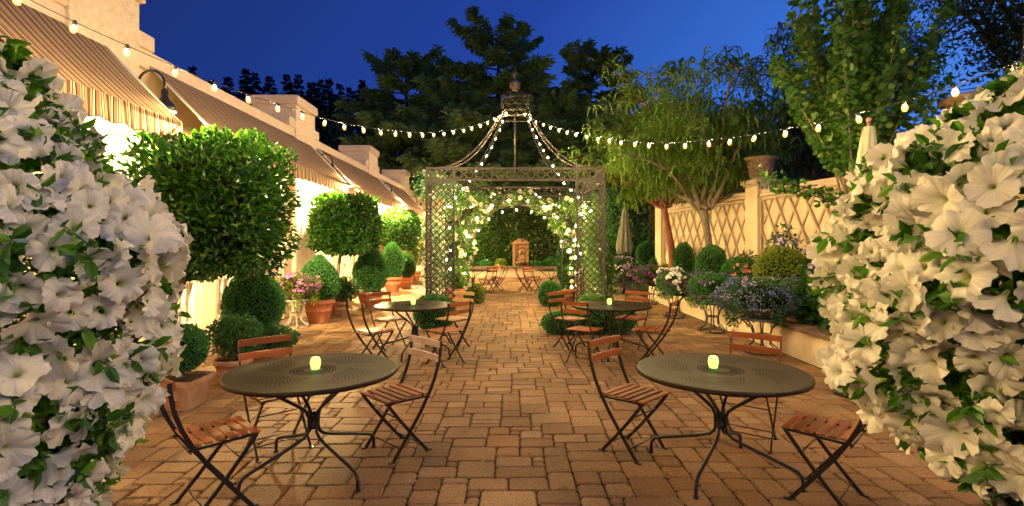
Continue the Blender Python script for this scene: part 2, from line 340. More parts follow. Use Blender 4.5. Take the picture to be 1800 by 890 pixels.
def lump(P, s=1.0, ph=0):
    x, y, z = P[:, 0]*s, P[:, 1]*s, P[:, 2]*s
    return (np.sin(3.1*x+1.7*y+ph)+np.sin(2.3*y-2.9*z+ph*2)+np.sin(3.7*z+2.1*x+ph*3)+.5*np.sin(7.3*x-6.1*z+ph)+.5*np.sin(8.1*y+5.3*x))/4
def sph(n):
    d = unit(rng.normal(size=(n, 3))); return d
def grid_sphere(nu=28, nv=18):
    D = []; 
    for i in range(nv+1):
        for k in range(nu):
            a = math.pi*i/nv; t = 2*math.pi*k/nu; D.append((math.sin(a)*math.cos(t), math.sin(a)*math.sin(t), math.cos(a)))
    F = [(i*nu+k, (i+1)*nu+k, (i+1)*nu+(k+1) % nu, i*nu+(k+1) % nu) for i in range(nv) for k in range(nu)]
    return np.array(D), np.array(F)
GS = grid_sphere()
def shape_pts(D, half, c, p=2.0, egg=0, rough=.06, ls=2.0, ph=0):
    half = np.array(half); c = np.array(c)
    if p != 2.0:
        k = (np.abs(D)**p).sum(1)**(-1/p); Q = D*k[:, None]
    else: Q = D.copy()
    if egg: Q[:, :2] *= (1-egg*Q[:, 2:3]*.5-egg*.15*np.clip(Q[:, 2:3], 0, 1)**2)
    Q *= (1+rough*lump(Q*half, ls, ph))[:, None]
    return Q*half+c
def bush(name, parent, half, c, n, L, mats=None, p=2.0, egg=0, rough=.06, ls=2.0, wr=.5, depth=.12, out=.6, core=.86, loc=None, extra=None, ph=None):
    ph = rng.random()*6 if ph is None else ph; D = sph(n); P = shape_pts(D, half, c, p, egg, rough, ls, ph)
    cen = np.array(c); P = cen+(P-cen)*(1-depth*rng.random((n, 1))**1.5)
    stray = rng.random(n) < .05; P[stray] = cen+(P[stray]-cen)*(1+.10*rng.random((int(stray.sum()), 1))**2)
    A = unit(unit(P-cen)*out+rng.normal(size=(n, 3))*.5+np.array([0, 0, .15]))
    ch = [leaves(P, A, L*(.7+.6*rng.random(n)), wr)]
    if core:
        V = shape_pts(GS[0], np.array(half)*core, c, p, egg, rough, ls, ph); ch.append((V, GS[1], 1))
    if extra: ch += extra
    return np_mesh(name, ch, mats or [M['box'], M['core']], parent, loc=loc)
def blossoms(name, parent, half, c, n, L, m, zmin=-.3, loc=None, clump=0, rough=.08, ls=2.0, ph=0):
    """small open five-petal blossoms spread over a dome"""
    D = sph(n*2); D = D[D[:, 2] > zmin][:n]; 
    if clump: 
        K = D[:clump]; D = unit(K[rng.integers(0, clump, len(D))]+rng.normal(size=D.shape)*.12)
    P = shape_pts(D, half, c, rough=rough, ls=ls, ph=ph)*1.0
    P += (P-np.array(c))*(.08*rng.random((len(P), 1))-.04); return _petals(name, parent, P, D, L, m, loc)
def _petals(name, parent, P, D, L, m, loc=None):
    ch = []; n = len(P)
    A0 = unit(D+rng.normal(size=D.shape)*.35); S = unit(np.cross(A0, rng.normal(size=D.shape))); T = np.cross(A0, S)
    # one blossom = one island: centre + 10 rim points => 5 quads
    Ls = (L*(.75+.5*rng.random(n)))[:, None]; V = [P]
    for k in range(10):
        t = 2*math.pi*k/10; rr_ = .5 if k % 2 else .34
        V.append(P+(S*math.cos(t)+T*math.sin(t))*Ls*rr_+A0*Ls*(.16 if k % 2 else .08))
    V = np.stack(V, 1).reshape(-1, 3); F = tri_mesh(V, 11, [(0, 1+2*k, 2+2*k, 1+(2*k+2) % 10) for k in range(5)])
    return np_mesh(name, [(V, F, 0)], m, parent, loc=loc)
def branch_mesh(segs, n=6):
    mb = MB()
    for pts, rs in segs: mb.tube(pts, rs, n, cap=False)
    return mb
# ================================================================== SETTING
mb = MB(); mb.box((-140, -40, -.6), (140, 190, -.06)); struct('ground', mb, M['ground'])
# courtyard bed of the paving and the pavers themselves
mb = MB(); mb.box((-5.2, -5, -.055), (6.5, 27, -.012)); struct('paving_bed', mb, M['joint'])
def pavers():
    u = .094; X0, X1, Y0, Y1 = -5.0, 4.2, 0.9, 25.6
    nx, ny = int((X1-X0)/u), int((Y1-Y0)/u); g = np.zeros((nx, ny), bool); sizes = [(2, 2), (3, 2), (2, 3), (3, 3), (4, 3), (3, 1), (4, 2), (2, 1)]; wts = [3, 3.4, .9, 2.6, 2.0, .5, 1.5, .4]
    V = []; rnd = random.Random(5)
    for j in range(ny):
        for i in range(nx):
            if g[i, j]: continue
            opt = [(s, w) for s, w in zip(sizes, wts) if i+s[0] <= nx and j+s[1] <= ny and not g[i:i+s[0], j:j+s[1]].any()]
            if opt: s = rnd.choices([o[0] for o in opt], [o[1] for o in opt])[0]
            else:
                a = 1
                while a < 3 and i+a < nx and not g[i+a, j]: a += 1
                b = 1
                while b < min(2, a+0) and j+b < ny and not g[i:i+a, j+b].any(): b += 1
                s = (a, b)
            g[i:i+s[0], j:j+s[1]] = True
            V.append((X0+i*u, Y0+j*u, X0+(i+s[0])*u, Y0+(j+s[1])*u))
    B = np.array(V); n = len(B); gp = .0048; bv = .009; h = .003*rng.random(n)
    tilt = rng.normal(size=(n, 2))*.0035; out = []
    cx = (B[:, 0]+B[:, 2])/2; cy = (B[:, 1]+B[:, 3])/2
    def ring(ins, z, jit):
        r = []
        ch = .016
        for (a, b, da, db) in ((0, 1, 1, 1), (2, 1, -1, 1), (2, 3, -1, -1), (0, 3, 1, -1)):
            x = B[:, a]+da*ins; y = B[:, b]+db*ins; first = (x+da*ch, y); second = (x, y+db*ch)
            pr = (first, second) if (a, b) in ((2, 1), (0, 3)) else (second, first)
            for (px, py) in pr: r.append((px, py))
        res = []
        for (x, y) in r:
            x = x+rng.normal(size=n)*jit; y = y+rng.normal(size=n)*jit
            # slow meander of the courses so the joints are not ruler straight
            x2 = x+.012*np.sin(y*1.3+x*.6)+.006*np.sin(y*4.1); y2 = y+.014*np.sin(x*1.5+1)+.006*np.sin(x*3.7+y)
            res.append(np.stack([x2, y2, z+(x-cx)*tilt[:, 0]*4+(y-cy)*tilt[:, 1]*4+h], 1))
        return res
    b0 = ring(gp, np.full(n, -.03), .0)
    st = rng.bit_generator.state
    b1 = ring(gp, np.full(n, -.010), .0018); b2 = ring(gp+bv, np.zeros(n), .0018)
    A = np.stack(b0+b1+b2, 1).reshape(-1, 3)
    F = []
    for k in range(8):
        F.append((k, (k+1) % 8, 8+(k+1) % 8, 8+k)); F.append((8+k, 8+(k+1) % 8, 16+(k+1) % 8, 16+k))
    F += [(16, 17, 18, 19), (16, 19, 20, 23), (20, 21, 22, 23)]
    o = np_mesh('paving', [(A, tri_mesh(A, 24, F), 0)], M['paver'], smooth=False); tag(o, kind='structure')
pavers()
# petals and leaf litter blown over the paving
n = 420; P = np.stack([rng.uniform(-4.6, 4.0, n), rng.uniform(2.2, 13, n)**1.0, np.full(n, .006)], 1)
edge = rng.random(n) < .55; P[edge, 0] = np.where(rng.random(int(edge.sum())) < .5, rng.uniform(3.2, 4.1, int(edge.sum())), rng.uniform(-4.9, -3.4, int(edge.sum())))
a_ = rng.random(n)*6.28; A = unit(np.stack([np.cos(a_), np.sin(a_), .05+.1*rng.random(n)], 1))
o = np_mesh('leaf_litter', [leaves(P, A, .022+.03*rng.random(n)**2, .5, up=np.array([0, 0, 6.]))], leafmat('litter', (.10, .06, .02), (.22, .20, .05), (.5, .46, .36)))
tag(o, 'fallen petals and small leaves scattered over the paving', 'leaf litter', kind='stuff')
# soil of the raised bed on the right
mb = MB(); mb.box((4.42, -2, -.04), (7.2, 16.4, .40)); struct('planting_bed_soil', mb, M['soil'])
# hill far behind
NX, NY = 60, 24; V = []; F = []
for j in range(NY):
    for i in range(NX):
        x = -130+260*i/(NX-1); y = 46+100*j/(NY-1); t = min(1, max(0, (y-48)/45)); t = t*t*(3-2*t)
        z = -1+t*(21+3*math.sin(x*.05)+2*math.sin(x*.13+1)-6*max(0, min(1, (x-10)/60)))+1.2*math.sin(x*.31+y*.2)*t
        V.append((x, y, z))
for j in range(NY-1):
    for i in range(NX-1): F.append((j*NX+i, j*NX+i+1, (j+1)*NX+i+1, (j+1)*NX+i))
mb = MB(); mb.add(V, F, 0, True); struct('hill', mb, M['hill'])

# ------------------------------------------------------------------ hotel wing on the left
XW = -5.05
hb = thing('hotel_building', 'long cream stucco building with chimney-like piers and glazed doors along the left', 'building', (XW, 0, 0))
bays = [(-5.2, -.35), (.75, 5.85), (6.95, 12.0), (13.15, 18.15), (19.3, 24.15)]
piers = [(-.35, .75), (5.85, 6.95), (12.0, 13.15), (18.15, 19.3), (24.15, 25.2)]
wb = MB()
def wbox(y0, y1, z0, z1, x0=-.3, x1=0, mi=0): wb.box((x0, y0, z0), (x1, y1, z1), mi)
doors = []
for (a, b) in bays:
    n = 3; L = b-a; dw = 1.12; gap = (L-n*dw)/(n+1); y = a
    wbox(a, b, 2.45, 4.05)
    for k in range(n):
        wbox(y, y+gap, 0, 2.45); doors.append((y+gap, y+gap+dw)); y += gap+dw
    wbox(y, b, 0, 2.45)
wbox(25.2, 27, 0, 4.05); wbox(-6, -5.2, 0, 4.05)
wb.build('wall', M['stucco'], hb)
pb = MB(); pb.box((-.36, -6, 4.05), (.06, 26.99, 4.31), bev=.01)
pb.build('parapet', M['coping'], hb)
for (a, b) in piers:
    q = MB(); q.box((-.9, a, 0), (.10, b, 4.86), bev=.008); p = q.build('pier', M['stucco_light'], hb)
    q = MB(); q.box((-.95, a-.05, 4.862), (.15, b+.05, 5.07), bev=.012); q.build('pier_cap', M['coping'], p)
    q = MB(); q.box((-.55, a-.32, 4.312), (.085, a-.002, 4.52), bev=.008); q.build('shoulder', M['coping'], p); q = MB(); q.box((-.55, b+.002, 4.312), (.085, b+.32, 4.52), bev=.008); q.build('shoulder', M['coping'], p)
def make_door():
    q = MB(); w = 1.12; st = .11
    q.box((-.09, .0, 0), (.03, st, 2.45)); q.box((-.09, w-st, 0), (.03, w, 2.45)); q.box((-.088, st, 2.33), (.028, w-st, 2.45)); q.box((-.088, st, 0), (.024, w-st, .42))
    q.box((-.085, w/2-.045, .42), (.036, w/2+.045, 2.33))
    for z in (1.05, 1.7): q.box((-.05, st, z), (.012, w-st, z+.03))
    for y in (st+.2, w-st-.2): q.box((-.05, y-.01, .42), (.010, y+.01, 2.33))
    q.box((.026, st+.06, .08), (.034, w/2-.1, .34)); q.box((.026, w/2+.1, .08), (.034, w-st-.06, .34))
    d = q.build('door', M['trim'], hb)
    q = MB(); q.box((-.045, st, .42), (-.040, w-st, 2.33)); q.build('pane', M['glass'], d)
    q = MB(); q.tube([(.036, w/2+.03, 1.02), (.075, w/2+.03, 1.02), (.075, w/2+.13, 1.02)], .009, 6); q.build('handle', M['iron'], d)
    return d
d0 = make_door()
for i, (a, b) in enumerate(doors):
    d = d0 if i == 0 else copy_tree(d0, hb); d.location = (-.06, a, 0)
# lit dining rooms behind the doors: back wall and ceiling glow in place of room lamps
q = MB(); q.box((-3.2, -5.9, 0), (-3.1, 26.9, 3)); q.box((-3.1, -5.9, 2.7), (-.92, 26.9, 2.8))
q.build('lit_room', M['room'], hb)
q = MB(); q.box((-3.1, -5.9, -.01), (-.31, 26.9, .02)); q.build('room_floor', M['slat_wood'], hb)
# end wall beyond the wing
eb = thing('end_wall', 'orange lit cream wall closing the courtyard beyond the awnings', 'wall', (-4.4, 27.2, 0))
q = MB(); q.box((-2, 0, 0), (.9, .3, 4.3)); q.build('wall', M['stucco'], eb)
q = MB(); q.box((-2, -.05, 4.302), (.95, .35, 4.5), bev=.01); q.build('coping', M['coping'], eb)

# awnings
def awning(y0, y1, label):
    xf, zf, xt, zt = -4.05, 3.16, -5.0, 4.13
    t = thing('striped_awning', label, 'awning', (xt, y0, zt), 0, 'striped awnings over the dining room doors')
    L = y1-y0; n = int(L/.06); dx, dz = xf-xt, zf-zt
    vs = []; fs = []
    m = 8
    for i in range(n+1):
        y = L*i/n
        for j in range(m+1):
            s = j/m; sag = -.035*math.sin(math.pi*s)+.006*math.sin(y*5.1)*s
            vs.append((dx*s, y, dz*s+sag))
    for i in range(n):
        for j in range(m): fs.append((i*(m+1)+j, i*(m+1)+j+1, (i+1)*(m+1)+j+1, (i+1)*(m+1)+j))
    q = MB(); q.add(vs, fs, 0, True); q.build('canopy', M['awning'], t)
    # valance: scalloped, gently pleated
    vs = []; fs = []; vt = []; n2 = n*2
    for i in range(n2+1):
        y = L*i/n2; ph = (y/.30) % 1; sc = .036*math.sin(math.pi*ph)
        for j in range(6):
            s = j/5; flu = .014*math.sin(2*math.pi*y/.30)*s+.008*math.sin(2*math.pi*y/.115+1)*s
            vs.append((dx+.012+flu+.012*s, y, dz-s*(.245+sc)))
    for i in range(n2):
        for j in range(5): fs.append((i*6+j, (i+1)*6+j, (i+1)*6+j+1, i*6+j+1))
    q = MB(); q.add(vs, fs, 0, True); v = q.build('valance', M['awning'], t)
    q = MB(); q.tube([(p[0], p[1], p[2]) for p in vs[5::6]], .008, 5); q.build('hem', M['awning_trim'], v)
    q = MB(); q.tube([(dx-.02, 0, dz-.02), (dx-.02, L, dz-.02)], .022, 8)
    for y in (.02, L-.02):
        q.tube([(0, y, -.02), (dx, y, dz-.02)], .018, 6); q.tube([(.02, y, -1.15), (dx-.02, y, dz-.03)], .014, 6)
    q.build('frame', M['white_trim'], t)
awning(.6, 6.4, 'nearest striped awning with wavy valance, beside the black gooseneck lamp, above left')
awning(7.2, 12.9, 'second striped awning along the wall, directly above the big square topiary')
awning(13.4, 19.3, 'third striped awning along the wall, over the smaller square topiary')
awning(19.8, 24.4, 'farthest striped awning, close to the flowering lattice post of the gazebo')

# gooseneck wall lamps on the piers
def gooseneck(y, label, first=None):
    if first is None:
        t = thing('wall_lamp', label, 'wall lamp', (-4.95, y, 3.62), 0, 'black gooseneck lamps between the awnings')
        q = MB(); q.lathe([(.0, -.02), (.07, -.02), (.07, .0), (.05, .03), (.0, .03)], 16); 
        for i, v in enumerate(q.v): q.v[i] = (v[2]+.02, v[0], v[1])
        q.build('wall_plate', M['iron'], t)
        q = MB(); pts = [(.02, 0, 0), (.10, 0, .05)]
        for k in range(11):
            a = math.pi*(1-k/10); pts.append((.28+.17*math.cos(a)*1.0, 0, .12+.17*math.sin(a)))
        pts.append((.45, 0, .0)); q.tube(pts, .016, 8); q.build('arm', M['iron'], t)
        q = MB(); q.lathe([(.0, .04), (.035, .04), (.04, .0), (.045, -.06), (.055, -.07), (.06, -.09), (.10, -.13), (.125, -.18), (.135, -.24), (.128, -.24), (.115, -.18), (.09, -.14), (.0, -.10)], 20, (.45, 0, 0)); q.build('shade', M['iron'], t)
        q = MB(); q.ball((.45, 0, -.215), .035, 8); q.build('bulb', M['lamp_bulb'], t)
        return t
    c = copy_tree(first); c.location = (-4.95, y, 3.62); c['label'] = label; return c
g0 = gooseneck(6.78, 'large black gooseneck lamp beside the nearest awning')
gooseneck(13.1, 'black gooseneck lamp between the second and third awnings', g0)
gooseneck(19.5, 'small far black gooseneck lamp above the third awning\'s end', g0)
gooseneck(24.75, 'added black gooseneck lamp, unseen past the last awning, lighting the terrace', g0)  # unseen extra lamp, added to brighten the terrace wall and hedge


# ------------------------------------------------------------------ low planter wall on the right
lw = thing('planter_wall', 'low cream rendered wall with dark stone cap edging the flower bed', 'low wall', (4.16, 0, 0))
q = MB(); q.box((0, -2, -.02), (.26, 16.0, .395)); q.box((.262, 15.74, -.02), (2.0, 16.0, .39)); q.build('wall', M['wall_cream'], lw)
for k in range(0, 36):
    pass
q = MB()
y = -2
rr_ = random.Random(3)
while y < 16.0:
    l = rr_.uniform(.3, .45); q.box((-.045, y+.003, .397), (.30, min(y+l, 16.04)-.003, .462+rr_.uniform(-.003, .003)), bev=.008); y += l
q.build('stone_cap', M['stone_brown'], lw)
# far planter wall and cap
fw = thing('fountain_terrace_wall', 'low peach wall with brown cap in front of the stone fountain', 'low wall', (0, 25.65, 0))
q = MB(); q.box((-3.2, 0, -.02), (4.2, .3, .44)); q.build('wall', M['wall_cream'], fw)
q = MB(); q.box((-3.25, -.05, .442), (4.25, .35, .53), bev=.01); q.build('stone_cap', M['stone_brown'], fw)
q = MB(); q.box((-3.2, 25.96, -.05), (6, 28.6, .42)); struct('terrace_soil', q, M['soil'])

# trellis wall on the right (runs slightly outwards towards the camera)
UD = Vector((.129, -.9916, 0)); P0 = Vector((5.3, 11.4, 0)); RZ = math.atan2(UD.y, UD.x)
def at_wall(s, z=0): p = P0+UD*s; return (p.x, p.y, z)
# local frame: +x along the wall towards the camera, -y is ... courtyard side
def trellis(s0, s1, label, dx=.42, dz=.72):
    t = thing('trellis_wall', label, 'trellis wall', at_wall(s0), RZ, 'cream walls with diamond trellis'); L = s1-s0
    q = MB(); q.box((0, .02, .38), (L, .24, 2.66)); q.build('wall', M['wall_cream'], t)
    q = MB(); q.box((.001, -.05, 2.662), (L-.001, .30, 2.74), bev=.01); q.box((.001, -.02, 2.742), (L-.001, .27, 2.82), bev=.01); q.build('coping', M['coping'], t)
    q = MB(); z0, z1 = .55, 2.60
    def clip(xa, za, slope, sgn, yy):
        # line x = xa + sgn*(z-za)*slope within the panel
        za2, zb2 = z0, z1
        def xx(z): return xa+sgn*(z-z0)*slope
        lo, hi = z0, z1
        a, b = xx(lo), xx(hi)
        for lim in (.06, L-.06):
            if (a-lim)*(b-lim) < 0:
                zc = z0+(lim-xa)/(sgn*slope)
                if (a < lim) == (lim == .06): lo, a = zc, lim
                else: hi, b = zc, lim
                if lim == .06 and a > lim and b < lim: hi, b = zc, lim
        a, b = xx(lo), xx(hi)
        if max(a, b) > L-.05 or min(a, b) < .05: return
        if hi-lo > .05: q.bar((a, yy, lo), (b, yy, hi), .040, .018, up=(0, 1, 0))
    sl = dx/dz; k = -8
    while k*dx < L+8*dx:
        for sgn, yy in ((1, .006), (-1, -.017)):
            pts = []
            for z in np.linspace(z0, z1, 120):
                x = k*dx+sgn*(z-z0)*sl
                if .05 <= x <= L-.05: pts.append((x, z))
            if len(pts) > 3: q.bar((pts[0][0], yy, pts[0][1]), (pts[-1][0], yy, pts[-1][1]), .046, .022, up=(0, 1, 0))
        k += 1
    for a, b in (((.03, -.03, z0), (L-.03, -.03, z0)), ((.03, -.03, z1), (L-.03, -.03, z1)), ((.03, -.032, z0), (.03, -.032, z1)), ((L-.03, -.032, z0), (L-.03, -.032, z1))):
        q.bar(a, b, .045, .025, up=(0, 1, 0))
    q.build('lattice', M['lattice_paint'], t)
def pillar(s, label, w=.46, h=3.04):
    t = thing('stucco_pillar', label, 'pillar', at_wall(s), RZ, 'cream pillars of the trellis wall')
    q = MB(); q.box((-w/2, -.10, .36), (w/2, .36, h-.14), bev=.006); q.build('shaft', M['wall_cream'], t)
    q = MB(); q.box((-w/2-.03, -.13, h-.138), (w/2+.03, .39, h-.09), bev=.006); q.box((-w/2-.07, -.17, h-.088), (w/2+.07, .43, h), bev=.012); q.build('cap', M['coping'], t)
trellis(-4.75, -.232, 'farther trellis wall panel behind the two slender trees')
trellis(.232, 4.50, 'nearer trellis wall panel with large diamonds beside the tapered urn')
trellis(5.00, 10.5, 'trellis wall panel hidden mostly behind the right-hand petunias')
pillar(-5.0, 'far slim cream pillar beside the red-barked tree', .42, 2.98)
pillar(0, 'wide cream pillar carrying the smaller basket-weave urn')
pillar(4.75, 'cream pillar carrying the larger urn at the right edge', .46, 3.05)
def urn(s, z, label, rz=1.0):
    t = thing('basket_weave_urn', label, 'urn', (*at_wall(s)[:2], z), 0, 'brown basket-weave urns on the pillars')
    ctr = UD.cross(Vector((0, 0, 1))) * -.13
    t.location.x += ctr.x; t.location.y += ctr.y
    q = MB(); q.lathe([(.0, 0), (.20*rz, 0), (.215*rz, .03), (.20*rz, .05), (.235*rz, .22), (.27*rz, .40), (.275*rz, .42), (.33*rz, .43), (.34*rz, .47), (.32*rz, .50), (.28*rz, .50), (.26*rz, .42), (.0, .40)], 40)
    for k in range(22):
        for sg in (1, -1):
            a0 = 2*math.pi*k/22; pts = []
            for j in range(7):
                u = j/6; a = a0+sg*u*.75; r_ = (.206+.064*u)*rz+.006; pts.append((r_*math.cos(a), r_*math.sin(a), .06+u*.34))
            q.tube(pts, .011*rz, 5)
    q.build('bowl', M['urn'], t)
    q = MB(); q.lathe([(.0, 0), (.26*rz, 0), (.24*rz, .05), (.0, .08)], 20, (0, 0, .43)); q.build('soil', M['soil'], t)
urn(0, 3.042, 'smaller brown basket-weave urn on the wide cream pillar')
urn(4.75, 3.052, 'larger brown basket-weave urn above the right-hand petunias', 1.35)
# houses behind the wall
nb = thing('neighbour_house', 'dark brown clapboard house behind the trellis wall', 'house', (9.5, 18, 0))
q = MB()
for k in range(26): q.bar((-3.5, -.01, .14*k), (8, -.01, .14*k), .02, .15, up=(0, -1, .25))
q.box((-3.5, .02, 0), (8, 5, 3.6)); q.build('wall', M['siding'], nb)
q = MB(); q.add([(-3.9, -.5, 3.5), (8.4, -.5, 3.5), (8.4, 2.6, 4.9), (-3.9, 2.6, 4.9), (-3.9, 5.6, 3.5), (8.4, 5.6, 3.5)], [(0, 1, 2, 3), (3, 2, 5, 4)]); q.build('roof', M['roofing'], nb)
fn = thing('board_fence', 'reddish board fence seen above the near trellis wall', 'fence', (8.2, 9.6, 0))
q = MB()
for k in range(24): q.box((-.1+k*.152, 0, 0), (-.1+k*.152+.145, .03, 3.35))
q.build('boards', M['siding'], fn); q = MB(); q.box((-.1, -.05, 3.0), (3.55, -.005, 3.1)); q.box((-.1, .035, .8), (3.55, .08, .9)); q.build('rail', M['siding'], fn)

# ------------------------------------------------------------------ gazebo
GX0, GX1, GY0, GY1, GH = -1.83, 1.976, 11.2, 15.0, 3.29
gz = thing('iron_gazebo', 'square wrought iron lattice gazebo with swept roof ribs and lantern top', 'gazebo', ((GX0+GX1)/2, (GY0+GY1)/2, 0))
gc = gz.location
def L3(x, y, z): return (x-gc.x, y-gc.y, z)
def flat_panel(q, a, b, z0, z1, pitch, r=.009):
    """diamond lattice between the vertical lines at a and b (xy), from z0 to z1"""
    a = Vector((*a, 0)); b = Vector((*b, 0)); w = (b-a).length; d = (b-a)/w; nrm = d.cross(Vector((0, 0, 1)))
    H = z1-z0
    for sg, off in ((1, .006), (-1, -.006)):
        k = -int(H/pitch)-2
        while k*pitch < w+H+pitch:
            x0 = k*pitch; pa = None
            t0 = max(0, -x0) if sg == 1 else max(0, x0-w); t1 = min(H, w-x0) if sg == 1 else min(H, x0)
            if t1-t0 > .03:
                p = a+d*(x0+sg*t0)+nrm*off; e = a+d*(x0+sg*t1)+nrm*off
                q.bar((p.x, p.y, z0+t0), (e.x, e.y, z0+t1), .022, .006, up=tuple(nrm))
            k += 1
PW = .585
for cx, sx_ in ((GX0, 1), (GX1, -1)):
    for cy, sy_ in ((GY0, 1), (GY1, -1)):
        q = MB(); c = L3(cx, cy, 0)
        for (ax, ay) in ((0, 0), (PW*sx_, 0), (0, PW*sy_)):
            q.box((c[0]+ax-.02, c[1]+ay-.02, 0), (c[0]+ax+.02, c[1]+ay+.02, GH-.005), bev=.003)
            q.box((c[0]+ax-.045, c[1]+ay-.045, 0), (c[0]+ax+.045, c[1]+ay+.045, .012))
        for z in (.08, 2.98):
            q.bar((c[0], c[1], z), (c[0]+PW*sx_, c[1], z), .03, .03); q.bar((c[0], c[1], z+.0), (c[0], c[1]+PW*sy_, z), .03, .03)
        flat_panel(q, (c[0], c[1]), (c[0]+PW*sx_, c[1]), .1, 2.97, .1463)
        flat_panel(q, (c[0], c[1]), (c[0], c[1]+PW*sy_), .1, 2.97, .1463)
        q.build('lattice_post', M['iron_brown'], gz)
def beam(a, b, rev=1):
    q = MB()
    for z in (3.03, GH-.02): q.bar((*a, z), (*b, z), .035, .048)
    aa = Vector((*a, 0)); bb = Vector((*b, 0)); L = (bb-aa).length; n = 17
    for k in range(n):
        p = aa.lerp(bb, k/n); e = aa.lerp(bb, (k+1)/n)
        up_ = (0, 1, 0) if abs(bb.x-aa.x) > .5 else (1, 0, 0); q.bar((p.x, p.y, 3.05), (e.x, e.y, 3.25), .028, .008, up=up_); q.bar((p.x, p.y, 3.25), (e.x, e.y, 3.05), .028, .008, up=up_)
    q.build('beam', M['iron_brown'], gz)
e_ = .0
beam(L3(GX0+.02, GY0, 0)[:2], L3(GX1-.02, GY0, 0)[:2]); beam(L3(GX0+.02, GY1, 0)[:2], L3(GX1-.02, GY1, 0)[:2])
beam(L3(GX0, GY0+.02, 0)[:2], L3(GX0, GY1-.02, 0)[:2]); beam(L3(GX1, GY0+.02, 0)[:2], L3(GX1, GY1-.02, 0)[:2])
for cx in (GX0, GX1):
    for cy in (GY0, GY1):
        q = MB()
        for off in (0, .24):
            pts = []
            ex, ey = L3(cx, cy, 0)[:2]; lx = .32*(1 if ex > 0 else -1); ly = .32*(1 if ey > 0 else -1)
            sxx = ex-(off*(1 if ex > 0 else -1)); syy = ey
            for k in range(15):
                t = k/14; h = 3.29+(4.95-3.29)*(t**2.15); pts.append((sxx+(lx*(.95-off*.3)-sxx)*t, syy+(ly-syy)*t, h))
            q.tube(pts, .020, 7)
        q.build('roof_rib', M['iron_brown'], gz)
q = MB(); s = .32
for z in (4.94, 5.26): 
    for (a, b) in (((-s, -s), (s, -s)), ((s, -s), (s, s)), ((s, s), (-s, s)), ((-s, s), (-s, -s))): q.bar((*a, z), (*b, z), .03, .03)
for (a, b) in (((-s, -s), (s, -s)), ((s, -s), (s, s)), ((s, s), (-s, s)), ((-s, s), (-s, -s))):
    for k in range(3):
        p = Vector(a).lerp(Vector(b), k/3); e = Vector(a).lerp(Vector(b), (k+1)/3)
        q.bar((p.x, p.y, 4.96), (e.x, e.y, 5.24), .02, .01, up=(1, .3, 0)); q.bar((p.x, p.y, 5.24), (e.x, e.y, 4.96), .02, .01, up=(1, .3, 0))
for a in ((-s, -s), (s, -s), (s, s), (-s, s)):
    q.box((a[0]-.02, a[1]-.02, 4.8), (a[0]+.02, a[1]+.02, 5.29)); q.tube([(a[0], a[1], 5.27), (0, 0, 5.56)], .014, 6)
for z in (4.80,):
    for (a, b) in (((-s, -s), (s, -s)), ((s, -s), (s, s)), ((s, s), (-s, s)), ((-s, s), (-s, -s))): q.bar((*a, z), (*b, z), .025, .025)
q.build('lantern_top', M['iron_brown'], gz)
q = MB(); q.tube([(0, 0, 3.25), (0, 0, 4.95)], .024, 8); q.tube([(-1.9, 0, 3.27), (1.9, 0, 3.27)], .018, 6); q.build('king_post', M['iron_brown'], gz)
q = MB(); q.ball((0, 0, 5.62), .14, 14)
q.lathe([(.02, 5.75), (.04, 5.78), (.02, 5.81), (.05, 5.86), (.055, 5.91), (.03, 5.98), (.012, 6.05), (.004, 6.12)], 12); q.build('finial', M['stone_brown'], gz)
# rose arch at the back of the gazebo
AX, AZ, RI, RO = .15, 1.5, 1.22, 1.52
ar = thing('rose_arch', 'round iron arch smothered in cream roses and little lights inside the gazebo', 'arch', (AX, 14.55, 0))
q = MB()
for yy in (-.3, .3):
    for r_ in (RI, RO):
        pts = [(-r_, yy, 0), (-r_, yy, .8)]+[(r_*math.cos(math.pi*(1-k/24)), yy, AZ+r_*math.sin(math.pi*(1-k/24))) for k in range(25)]+[(r_, yy, .8), (r_, yy, 0)]
        q.tube(pts, .013, 6)
    for k in range(24):
        a, b = math.pi*k/24, math.pi*(k+1)/24
        q.bar((RI*math.cos(a), yy, AZ+RI*math.sin(a)), (RO*math.cos(b), yy, AZ+RO*math.sin(b)), .014, .006, up=(0, 1, 0)); q.bar((RO*math.cos(a), yy, AZ+RO*math.sin(a)), (RI*math.cos(b), yy, AZ+RI*math.sin(b)), .014, .006, up=(0, 1, 0))
q.build('hoops', M['iron_brown'], ar)
